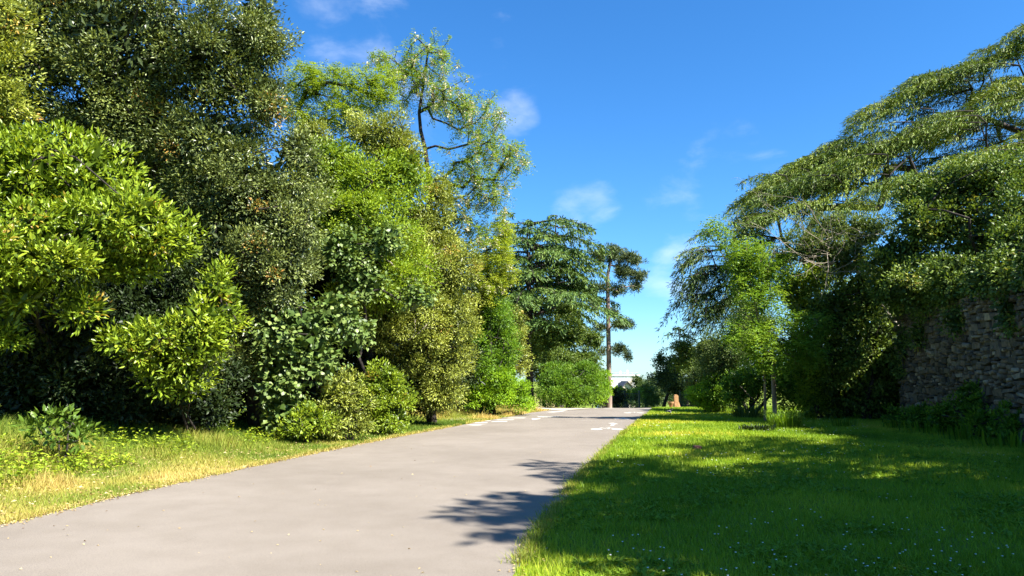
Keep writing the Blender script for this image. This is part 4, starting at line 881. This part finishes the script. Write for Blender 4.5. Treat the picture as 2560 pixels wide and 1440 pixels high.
V, Fc = slab(.10, .24, .02, 8); link('spout_niche', pydata('spout_niche', [(y - .085, x, z + .55) for x, y, z in V], [f[::-1] for f in Fc], M['sandstone']), ft)
prof = [(.10, .04), (.12, .16), (.20, .30), (.235, .40), (.235, .43), (.20, .43), (.17, .37), (.02, .35)]; V, Fc = [], []
for r, z in prof: V += [(r * math.cos(a) - .27, r * math.sin(a), z) for a in np.arange(16) * math.pi / 8]
for i in range(len(prof) - 1): Fc += [(i * 16 + a, i * 16 + (a + 1) % 16, (i + 1) * 16 + (a + 1) % 16, (i + 1) * 16 + a) for a in range(16)]
link('basin', pydata('basin', V, Fc, M['sandstone'], smooth=True), ft)
link('water', pydata('water', [(.18 * math.cos(a) - .27, .18 * math.sin(a), .395) for a in np.arange(16) * math.pi / 8], [tuple(range(16))], M['water']), ft)
V = [(-.55, -.26, -.02), (.36, -.28, -.02), (.38, .28, -.02), (-.53, .26, -.02), (-.50, -.23, .06), (.31, -.25, .06), (.33, .25, .06), (-.48, .23, .06)]
link('plinth', pydata('plinth', V, [(3, 2, 1, 0), (4, 5, 6, 7), (0, 1, 5, 4), (1, 2, 6, 5), (2, 3, 7, 6), (3, 0, 4, 7)], M['sandstone']), ft)
V = [(.19, -.12, .06), (.34, -.10, .06), (.34, .10, .06), (.19, .12, .06), (.196, -.10, .46), (.25, -.07, .40), (.25, .07, .40), (.196, .10, .46)]
link('buttress', pydata('buttress', V, [(3, 2, 1, 0), (4, 5, 6, 7), (0, 1, 5, 4), (1, 2, 6, 5), (2, 3, 7, 6), (3, 0, 4, 7)], M['sandstone']), ft)

M['black_feather'] = solid_mat('black_feather', (.008, .009, .012), (.02, .022, .03), 20, .4)
M['white_feather'] = solid_mat('white_feather', (.65, .65, .64), (.8, .8, .8), 20, .6)
bpnt = G(1675, 1036); bpnt[2] = float(terr(bpnt[0], bpnt[1])); bird = empty('magpie', bpnt, 'black and white magpie standing on the sunlit lawn near the fountain', 'bird')
line = [(-.30, .13), (-.16, .145), (-.10, .15), (-.03, .145), (.04, .16), (.085, .20), (.11, .235), (.135, .24), (.155, .235), (.19, .225)]
rad = [.012, .022, .035, .058, .062, .046, .032, .034, .016, .003]
v, f = tube([(x, 0, z) for x, z in line], rad, 10); v = np.array(v)
bme = pydata('body', v, [tuple(q) for q in f] + [tuple(range(9, -1, -1)), tuple(range(90, 100))], M['black_feather'], smooth=True); o = link('body', bme, bird)
v, f = tube([(-.05, 0, .118), (0, 0, .112), (.05, 0, .125), (.07, 0, .14)], [.01, .047, .046, .012], 10); link('belly', pydata('belly', v, f, M['white_feather'], smooth=True), bird)
for sg in (-1, 1):
    V = [(.05, sg * .052, .185), (.0, sg * .066, .17), (-.10, sg * .045, .16), (-.15, sg * .02, .155), (-.02, sg * .068, .14)]
    V += [(x, y - sg * .012, z) for x, y, z in V]
    link('wing', pydata('wing', V, [(0, 1, 4), (1, 2, 4), (2, 3, 4), (5, 9, 6), (6, 9, 7), (7, 9, 8), (0, 5, 6, 1), (1, 6, 7, 2), (2, 7, 8, 3), (3, 8, 9, 4), (4, 9, 5, 0)], M['white_feather' if sg > 0 else 'black_feather']), bird)
    v, f = tube([(.02, sg * .025, .11), (.01, sg * .025, .06), (.02, sg * .025, .005), (.05, sg * .028, .003)], [.008, .005, .004, .002], 6); link('leg', pydata('leg', v, f, M['black_feather']), bird)
ft.scale = (.9, .9, .9)
bird.rotation_euler.z = math.radians(25)

M['brick'] = solid_mat('red_brick', (.22, .09, .065), (.36, .16, .12), 9, .9, .6, 40)
q = G(1743, 1126); z0 = float(terr(q[0], q[1]))
br = empty('brick_fragment', (q[0], q[1], z0), 'small broken red brick lying in the lawn', 'brick')
rgm = random.Random(4)
def chunk(w, h, t, rgm, j=.18):
    V, Fc = box(-w / 2, w / 2, -t / 2, t / 2, -h / 2, h / 2)
    # bevelled irregular block
    V2, F2 = [], []
    bev = .22
    for (x, y, z) in V: V2.append((x * (1 + rgm.uniform(-j, j) * .5), y, z * (1 + rgm.uniform(-j, j) * .5)))
    return V2, Fc
import bmesh
def stone_mesh(name, mat, seed, n=14, flat=.8):
    """irregular angular block: convex hull of jittered points in a unit box"""
    rg = random.Random(seed); bm = bmesh.new()
    for s in ((-1, -1, -1), (1, -1, -1), (1, 1, -1), (-1, 1, -1), (-1, -1, 1), (1, -1, 1), (1, 1, 1), (-1, 1, 1)):
        bm.verts.new((s[0] * .5 * rg.uniform(.72, 1), s[1] * .5 * rg.uniform(.75, 1), s[2] * .5 * rg.uniform(.68, 1)))
    for i in range(n - 8): bm.verts.new((rg.uniform(-.5, .5), rg.choice((-.5, .5)) * rg.uniform(.85, 1.1), rg.uniform(-.48, .48)))
    bmesh.ops.convex_hull(bm, input=bm.verts[:]); loose = [v for v in bm.verts if not v.link_faces]; bmesh.ops.delete(bm, geom=loose, context='VERTS')
    me = bpy.data.meshes.new(name); bm.to_mesh(me); bm.free()
    if mat: me.materials.append(mat)
    TRI[0] += len(me.polygons); return me
o = link('fired_clay', stone_mesh('fired_clay', M['brick'], 3), br); o.scale = (.24, .11, .10); o.location.z = .055; o.rotation_euler = (.12, .06, .5)

# ------------------------------------------------------------------ the stone wall
TZ = 3.95
def stone_material():
    m, t = new_mat('schist_stone'); n = t.nodes.new; l = t.links.new
    o = n('ShaderNodeOutputMaterial'); p = n('ShaderNodeBsdfPrincipled'); p.inputs['Roughness'].default_value = .85
    oi = n('ShaderNodeObjectInfo'); at = n('ShaderNodeAttribute'); at.attribute_name = 'tint'; ad = n('ShaderNodeMath'); ad.operation = 'ADD'
    l(oi.outputs['Random'], ad.inputs[0]); l(at.outputs['Fac'], ad.inputs[1]); fr = n('ShaderNodeMath'); fr.operation = 'FRACT'; l(ad.outputs[0], fr.inputs[0])
    r = ramp(t, [(0, (.045, .037, .026)), (.35, (.10, .082, .056)), (.6, (.165, .126, .084)), (.8, (.11, .092, .072)), (1, (.34, .285, .21))]); l(fr.outputs[0], r.inputs['Fac'])
    tc = n('ShaderNodeTexCoord'); z = n('ShaderNodeTexNoise'); z.inputs['Scale'].default_value = 9; z.inputs['Detail'].default_value = 6; gm = n('ShaderNodeNewGeometry'); l(gm.outputs['Position'], z.inputs['Vector'])
    r2 = ramp(t, [(.3, (.55, .58, .52)), (.7, (1.2, 1.15, 1.1))]); l(z.outputs['Fac'], r2.inputs['Fac'])
    mu = n('ShaderNodeMixRGB'); mu.blend_type = 'MULTIPLY'; mu.inputs[0].default_value = 1; l(r.outputs[0], mu.inputs[1]); l(r2.outputs[0], mu.inputs[2]); l(mu.outputs[0], p.inputs['Base Color'])
    b = n('ShaderNodeBump'); b.inputs['Strength'].default_value = .7; b.inputs['Distance'].default_value = .03; l(z.outputs['Fac'], b.inputs['Height']); l(b.outputs[0], p.inputs['Normal']); l(p.outputs[0], o.inputs['Surface'])
    return m
M['stone'] = stone_material()
wa = np.array((xw(-8.0), -8.0)); wb = WB
wl = float(np.linalg.norm(wb - wa)); wroot = empty('stone_wall', (wa[0], wa[1], 0), 'old rubble stone garden wall in deep shade beside the lawn', 'wall'); wroot.rotation_euler.z = math.atan2(wb[1] - wa[1], wb[0] - wa[0])
# local frame: x along the wall, +y towards the lawn
V = []; ns = 40
for i in range(ns + 1):
    x = wl * i / ns; h = TZ + .25 * (vnoise(x * .8, 50.) - .5)
    V += [(x, -.02, -.3), (x, -.02, h), (x, -.55, h), (x, -.55, -.3)]
Fq = [(4 * i + a, 4 * i + (a + 1) % 4, 4 * (i + 1) + (a + 1) % 4, 4 * (i + 1) + a) for i in range(ns) for a in range(4)] + [(3, 2, 1, 0), (4 * ns, 4 * ns + 1, 4 * ns + 2, 4 * ns + 3)]
link('core', pydata('core', V, Fq, M['wall_core']), wroot)
rgm = random.Random(12); pool = [stone_mesh('stone', M['stone'], 200 + i) for i in range(14)]
stones = []; z = -.05
def wob(x, z): return .16 * (float(vnoise(x * .55, z * .5 + 70)) - .5) + .05 * (float(vnoise(x * 2.2, z * 1.5 + 30)) - .5)
while z < TZ + .02:
    rh = rgm.choice((.06, .085, .11, .15, .18, .23)); x = wl - 17 + rgm.uniform(0, .2)
    while x < wl - .05:
        w = max(.1, min(.8, rgm.choice((.6, .9, 1.4, 2.0, 2.8)) * rh * rgm.uniform(.8, 1.2))); zz = z + wob(x, z); u = rgm.random()
        if rh > .17 and u < .42:                 # thin flat stones share the course
            k = 2 if rh < .25 else 3; f0 = 0
            for q in range(k):
                fh = rgm.uniform(.7, 1.3) / k; fh = min(fh, 1 - f0) if q < k - 1 else 1 - f0
                stones.append((x + w / 2 + rgm.uniform(-.05, .05), zz + rh * (f0 + fh / 2), w * rgm.uniform(.8, 1.1), rh * fh * .95, rgm.uniform(.16, .40))); f0 += fh
        else: stones.append((x + w / 2, zz + rh / 2 + rgm.uniform(-.04, .04), w * .98, rh * rgm.uniform(.75, 1.2), rgm.uniform(.16, .40)))
        x += w + rgm.uniform(.0, .04)
    z += rh * .95
def vis(s):
    return (s[2] * s[3]) * (1 if s[0] > wl - 11.5 and s[1] > .3 else .0)
stones.sort(key=vis, reverse=True)
restV, restF, restT = [], [], []
poolnp = [(np.array([v.co[:] for v in me.vertices]), [tuple(p.vertices) for p in me.polygons]) for me in pool]
for i, (x, z, w, h, t_) in enumerate(stones):
    ang = rgm.gauss(0, .09)
    if i < 300:
        o = link('stone', pool[i % 14], wroot); o.location = (x, -.02 + rgm.uniform(-.03, .04), z); o.scale = (w * 1.06, t_, h * 1.06); o.rotation_euler = (rgm.uniform(-.06, .06), ang, rgm.uniform(-.08, .08))
    else:
        v, f = poolnp[i % 14]; v = v * np.array((w * 1.06, t_, h * 1.06)); ca, sa = math.cos(ang), math.sin(ang)
        v = np.stack([v[:, 0] * ca + v[:, 2] * sa, v[:, 1], -v[:, 0] * sa + v[:, 2] * ca], 1) + np.array((x, -.02 + rgm.uniform(-.03, .04), z)); b = len(restV); tv = rgm.random()
        restV += list(v); restF += [tuple(a + b for a in q) for q in f]; restT += [tv] * len(f)
me = mesh_np('small_stone', np.array(restV), np.array(restF), M['stone'], restT); tag(link('small_stone', me, wroot), kind='stuff')
# garden terrace held up behind the wall
V = []; ys = np.linspace(-8, 60, 40); off = .5
for y in ys:
    w0 = xw(y) + off + (0 if y < 28.2 else .35 * (y - 28.2))
    for x, z in ((w0, -1.5), (w0, TZ - .12), (w0 + 8, TZ + .1), (w0 + 40, TZ - .3), (w0 + 90, TZ - 6)): V.append((x, y, z - .06 * max(0, y - 36)))
Fq = [(i * 5 + c, i * 5 + c + 1, (i + 1) * 5 + c + 1, (i + 1) * 5 + c) for i in range(39) for c in range(4)] + [(0, 1, 2, 3, 4)]
tag(link('terrace', pydata('terrace', V, Fq, M['soil'])), kind='structure')

# ------------------------------------------------------------------ plants over and along the wall
def wall_tree(name, label, seed, px, d, lobes, leaf, zmin=None, **kw):
    b = P(px, 900, d); crown_tree(name, label, 'shrub', seed, b, LL(lobes), leaf, kw.pop('bark', 'dark_bark'), kw.pop('trunk_r', .09), zmin=zmin, **kw)
wall_tree('ivy_thicket', 'sunlit climbing shrub thicket billowing over the top of the wall', 121, 2480, 25.5,
    [(2400, 470, 25.5, 110, 75, 1.3), (2500, 450, 25, 90, 70, 1.2), (2330, 560, 25.5, 110, 80, 1.3), (2450, 580, 24.5, 120, 90, 1.2), (2560, 560, 23.5, 100, 130, 1.4), (2250, 640, 26, 90, 60, 1.0), (2380, 670, 25, 110, 50, .9), (2290, 480, 26.5, 50, 55, .9), (2520, 680, 21.0, 90, 55, .7), (2300, 715, 24.6, 90, 50, .7), (2400, 690, 22.6, 100, 55, .7), (2600, 620, 20.0, 120, 110, .9), (2230, 720, 26.4, 70, 50, .8)],
    'ivy', 3.1, cr=.34, k=22, L=.115, W=.075, stems=2, ends=40, accent=.02, upb=.25)
wall_tree('ivy_thicket', 'darker ivy curtain hanging beside the end of the wall', 122, 2150, 30,
    [(2130, 760, 29.2, 90, 80, .9), (2190, 700, 28.8, 90, 70, .9), (2110, 880, 29.6, 70, 80, .8), (2060, 800, 30, 60, 90, .9), (2180, 860, 30.2, 90, 130, .9), (2140, 990, 30.4, 110, 80, .9), (2230, 950, 30.6, 80, 120, .9)],
    'ivy', None, cr=.36, k=18, L=.13, W=.085, stems=2, ends=30, accent=.01)
wall_tree('understorey_shrub', 'thicket coloured black as deep shade in the recess past the wall end', 124, 2170, 32.5,
    [(2120, 960, 32.5, 120, 110, .9), (2230, 950, 32.5, 110, 120, .9), (2180, 800, 32.8, 130, 110, .9), (2040, 940, 33.5, 90, 110, .9), (2260, 760, 30.8, 70, 70, .8)], 'shade', cr=.4, k=16, L=.17, W=.08, stems=3, ends=24, accent=0)  # leaf colour carries the black shade of the recess
wall_tree('twiggy_shrub', 'half dead shrub with beige bare twigs on the wall end', 123, 2262, 29.3,
    [(2030, 620, 28.6, 75, 55, .9), (2110, 640, 28.4, 80, 60, .9), (2160, 580, 28.6, 70, 50, .9), (2080, 570, 28.8, 60, 35, .8)],
    'willow', TZ - .5, cr=.32, k=11, L=.10, W=.05, ends=30, accent=0, bark='twig', dens=.9)
tb = P(2100, 690, 28.2); pts = []
rg = np.random.RandomState(5)
for (px, py) in ((1880, 545), (1900, 520), (1960, 500), (1990, 530), (1930, 590), (1960, 640), (1990, 680), (2030, 530), (2020, 690), (2080, 700), (2120, 560), (2200, 540), (1990, 600), (2050, 660), (2130, 690), (2180, 630)):
    s = P(2060 + rg.uniform(-20, 70), 640 + rg.uniform(-30, 40), 28.2); pts += [s, P(px, py, 27.6 + rg.uniform(-.3, .5))]
v, f = dead_bough('', '', pts, .02, 9); o = empty('dead_branches', tb, 'tangle of bare beige branches arching out of the half dead shrub', 'branch'); link('twig', mesh_np('twig', v, f, M['twig'], origin=tb), o)
# shrubs along the border
wall_tree('border_shrub', 'grey green willowy shrub behind the staked young tree', 131, 1850, 37, [(1840, 880, 36, 60, 70, 1.1), (1800, 900, 37, 55, 60, 1.1), (1880, 820, 37, 55, 70, 1.1), (1770, 880, 38.5, 45, 50, 1.)], 'willow', cr=.34, k=22, L=.13, W=.04, stems=3, ends=30, accent=0, hang=.4)
wall_tree('border_shrub', 'dark green shrub below the willowy shrub', 132, 1870, 34, [(1860, 965, 34, 70, 55, .9), (1930, 930, 33, 60, 80, .9), (1990, 960, 32, 60, 80, .9), (1800, 970, 36, 40, 45, .8)], 'hedge', cr=.3, k=18, L=.11, W=.055, stems=3, ends=26, accent=0)
wall_tree('border_shrub', 'dark leafy shrub between the young tree and the ivy curtain', 133, 2040, 31, [(2030, 900, 31, 60, 90, .8), (2010, 760, 31.5, 60, 70, .8), (2050, 1000, 31, 50, 60, .7), (2045, 690, 30.8, 60, 55, .8), (1985, 720, 31.2, 45, 50, .7)], 'green_tree', cr=.32, k=16, L=.11, W=.06, stems=2, ends=24, accent=0)
wall_tree('border_shrub', 'fresh bright green layered shrub near the fountain', 134, 1768, 37.5, [(1750, 985, 37, 40, 22, .8), (1795, 975, 37.2, 38, 20, .8), (1770, 1000, 36.8, 50, 20, .8), (1815, 1000, 37, 22, 18, .5)], 'bright', cr=.22, k=18, L=.11, W=.05, stems=2, ends=20, accent=0, flat=.35)
wall_tree('border_shrub', 'deep green shrub behind the layered bright shrub', 135, 1765, 47.5, [(1750, 950, 47, 40, 48, 1.2), (1785, 930, 46, 42, 50, 1.2), (1740, 1000, 48, 22, 24, .6)], 'willow', cr=.34, k=18, L=.14, W=.06, stems=2, ends=20, accent=0)
# strap-leaved clumps and tall grass tufts
def tuft(name, label, seed, px, py, n, h, spread, leaf, w=.03):
    rg = np.random.RandomState(seed); b = G(px, py); b[2] = float(terr(b[0], b[1])); root = empty(name, b, label, 'plant')
    a = rg.uniform(0, 2 * math.pi, n); r0 = rg.rand(n) ** .6 * spread; V, Fc = [], []
    for i in range(n):
        c = np.array((r0[i] * math.cos(a[i]), r0[i] * math.sin(a[i]) * .7, 0)); hh = h * rg.uniform(.6, 1.15); aa = a[i] + rg.uniform(-.7, .7); d = np.array((math.cos(aa), math.sin(aa), 0)); s = np.array((-d[1], d[0], 0)) * w * .5; ln = rg.uniform(.25, .9) * hh
        p1 = c + d * ln * .35 + np.array((0, 0, hh * .75)); p2 = c + d * ln + np.array((0, 0, hh * rg.uniform(.55, 1.05)))
        k = len(V); V += [c - s, c + s, p1 - s * .8, p1 + s * .8, p2]; Fc += [(k, k + 1, k + 3), (k, k + 3, k + 2), (k + 2, k + 3, k + 4)]
    link('foliage', mesh_np('foliage', np.array(V), np.array(Fc), M[leaf], np.repeat(rg.rand(n), 3)), root)
tuft('strap_leaf_plant', 'arching strap leaved clump at the foot of the layered shrub', 141, 1790, 1032, 160, .55, .5, 'willow')
tuft('strap_leaf_plant', 'pale arching strap leaved clump left of the staked tree', 142, 1872, 1046, 220, .6, .7, 'willow')
tuft('strap_leaf_plant', 'flattened strap leaved clump lying at the stake foot', 143, 1890, 1078, 160, .22, .6, 'shade', .04)
tuft('grass_tuft', 'tall tuft of uncut grass around the wooden stake', 144, 1965, 1070, 420, .62, .55, 'hedge', .018)
tuft('grass_tuft', 'small uncut grass tuft near the ivy curtain', 145, 2110, 1068, 160, .35, .45, 'hedge', .016)
for q, (px, py, n, h, s, lab) in enumerate(((2330, 1085, 70, .45, .9, 'rank shaded weeds at the wall foot near its end'), (2430, 1100, 70, .55, .9, 'tall shaded weeds in the middle of the wall foot'), (2540, 1120, 70, .5, 1.0, 'dense shaded weeds against the nearer wall foot'), (2270, 1072, 60, .35, .8, 'low shaded weeds at the corner of the wall'))):
    tuft('wall_weeds', lab, 150 + q, px, py, n, h, s, 'hedge', .05)
rg = np.random.RandomState(77); sp = []
for y in np.arange(15.5, 28.4, .62): sp.append((np.array((xw(y) + rg.uniform(-.35, .25), y, TZ + rg.uniform(.05, .55))), np.array((rg.uniform(.35, .55), rg.uniform(.45, .8), rg.uniform(.3, .6)))))
for y, z in ((25.5, 3.2), (27.2, 2.9), (22.3, 3.4), (19.0, 3.3), (27.9, 2.1)): sp.append((np.array((xw(y) - .15, y, z)), np.array((.3, .5, .6))))
crown_tree('wall_creeper', 'dark creeper hanging over the top edge of the stone wall', 'plant', 125, (xw(26.) + .6, 26., 0), sp, 'ivy', 'dark_bark', .03, .25, 18, .10, .07, zmin=1.2, ends=30, accent=.05, hang=.5, lumpy=False)
# broad undergrowth at the wall foot and bank
wall_tree('wall_bramble', 'shaded bramble mound against the foot of the stone wall', 156, 2440, 20.5, [(2440, 1010, 21.3, 70, 60, .5), (2380, 1040, 22.5, 70, 40, .5), (2560, 1060, 19.2, 80, 50, .5), (2300, 1045, 24.5, 60, 35, .5), (2480, 1060, 20.4, 70, 40, .5), (2250, 1050, 26.3, 40, 25, .4)], 'hedge', cr=.25, k=16, L=.1, W=.055, stems=2, ends=18, accent=0)

# ------------------------------------------------------------------ staked young tree
tb = G(1913, 1054); rgb = np.random.RandomState(6)
lob = LL([(1880, 650, 28.6, 52, 48, .8), (1845, 640, 28.4, 32, 36, .6), (1935, 670, 28.8, 48, 48, .7), (1780, 568, 28.4, 30, 22, .4), (1820, 600, 28.4, 18, 22, .4), (1860, 715, 28.4, 42, 34, .7), (1900, 740, 28.4, 50, 40, .7), (1870, 830, 28.2, 60, 50, .8), (1960, 830, 28.2, 70, 60, .8), (2010, 870, 28.2, 55, 50, .7), (1920, 890, 28, 60, 40, .7), (2030, 810, 28.4, 40, 30, .5)])
robinia('young_tree', 'slender young tree with feathery leaves tied to a wooden stake', 161, tb, [P(1912, 950, 28.6), P(1908, 860, 28.6), P(1888, 760, 28.5), P(1872, 690, 28.5), P(1865, 620, 28.4)], .055, lob, 'young', .28, 11, .125, .05, dens=.78, ends=70, shell=(.3, 1.05), bark='pine_bark')
M['stake'] = solid_mat('stake_wood', (.20, .15, .11), (.36, .29, .22), 5, .9, .4, 12, stretch=(1, 1, .15))
sb = G(1938, 1050); st = empty('wooden_stake', (sb[0], sb[1], 0), 'thick pale wooden stake supporting the young tree', 'stake'); tp = P(1938, 882, sb[1])[2]
v, f = tube([(0, 0, -.2), (0, 0, 1.0), (.01, 0, tp - .06), (.01, 0, tp)], [.095, .092, .088, .07], 12); link('post', pydata('post', list(v), [tuple(q) for q in f] + [tuple(range(36, 48))], M['stake'], smooth=False), st)
v, f = tube([(-.10, 0, tp - .32), (-.25, -.02, tp - .36), (-.42, -.02, tp - .34)], [.025, .02, .025], 6); link('tie', pydata('tie', v, f, M['dark_bark']), st)
v, f = tube([(.01, 0, tp - .38), (.01, 0, tp - .28)], [.096, .096], 12); link('band', pydata('band', v, f, M['dark_bark']), st)
for q, (a, b, lab) in enumerate((((1925, 1040), (1914, 965), 'thin leaning cane beside the young tree stem'),)):
    ca = G(*a); cb = P(b[0], b[1], 28.9); cn = empty('cane', (ca[0], ca[1], 0), lab, 'stake'); v, f = tube([np.array((0, 0, -.05)), (cb - ca) * np.array((1, .3, 1))], [.014, .012], 6); link('rod', pydata('rod', v, f, M['twig']), cn)

# ------------------------------------------------------------------ trees on the terrace outside the frame, they shade the lawn
def shade_tree(seed, x, y, H, boughs_n, Lm, label, dn=18, low=1.2):
    rg = np.random.RandomState(seed); base = np.array((x, y, TZ - .1)); bs = []
    for i in range(boughs_n):
        f = i / (boughs_n - 1); bs.append((low + (H - low) * f, i * 2.399 + rg.uniform(-.3, .3), Lm * (1 - f ** 3) * rg.uniform(.7, 1.15) + 1.3, rg.uniform(.1, .3), rg.uniform(.25, .4)))
    cedar('terrace_cedar', label, seed, base, H, bs, 'cedar', .25, .5, .155, dn, .38)
shade_tree(171, 11.8, 1.8, 10.6, 26, 1.9, 'broad cedar on the terrace that shades the near lawn', 20, 5.2)
shade_tree(172, 12.9, 6.1, 11.2, 38, 2.8, 'broad cedar on the terrace that shades the middle lawn', 10)
shade_tree(174, 12.5, 3.7, 9.7, 40, 3.0, 'stout cedar on the terrace between the two broad cedars', 6, 5.0)
shade_tree(175, 16.4, 12.4, 9.3, 34, 2.6, 'leaning cedar on the terrace farther from the lawn', 5)
shade_tree(173, 14.4, 10.4, 9.6, 30, 2.2, 'slim cedar on the terrace beside the wall thicket', 5.5)
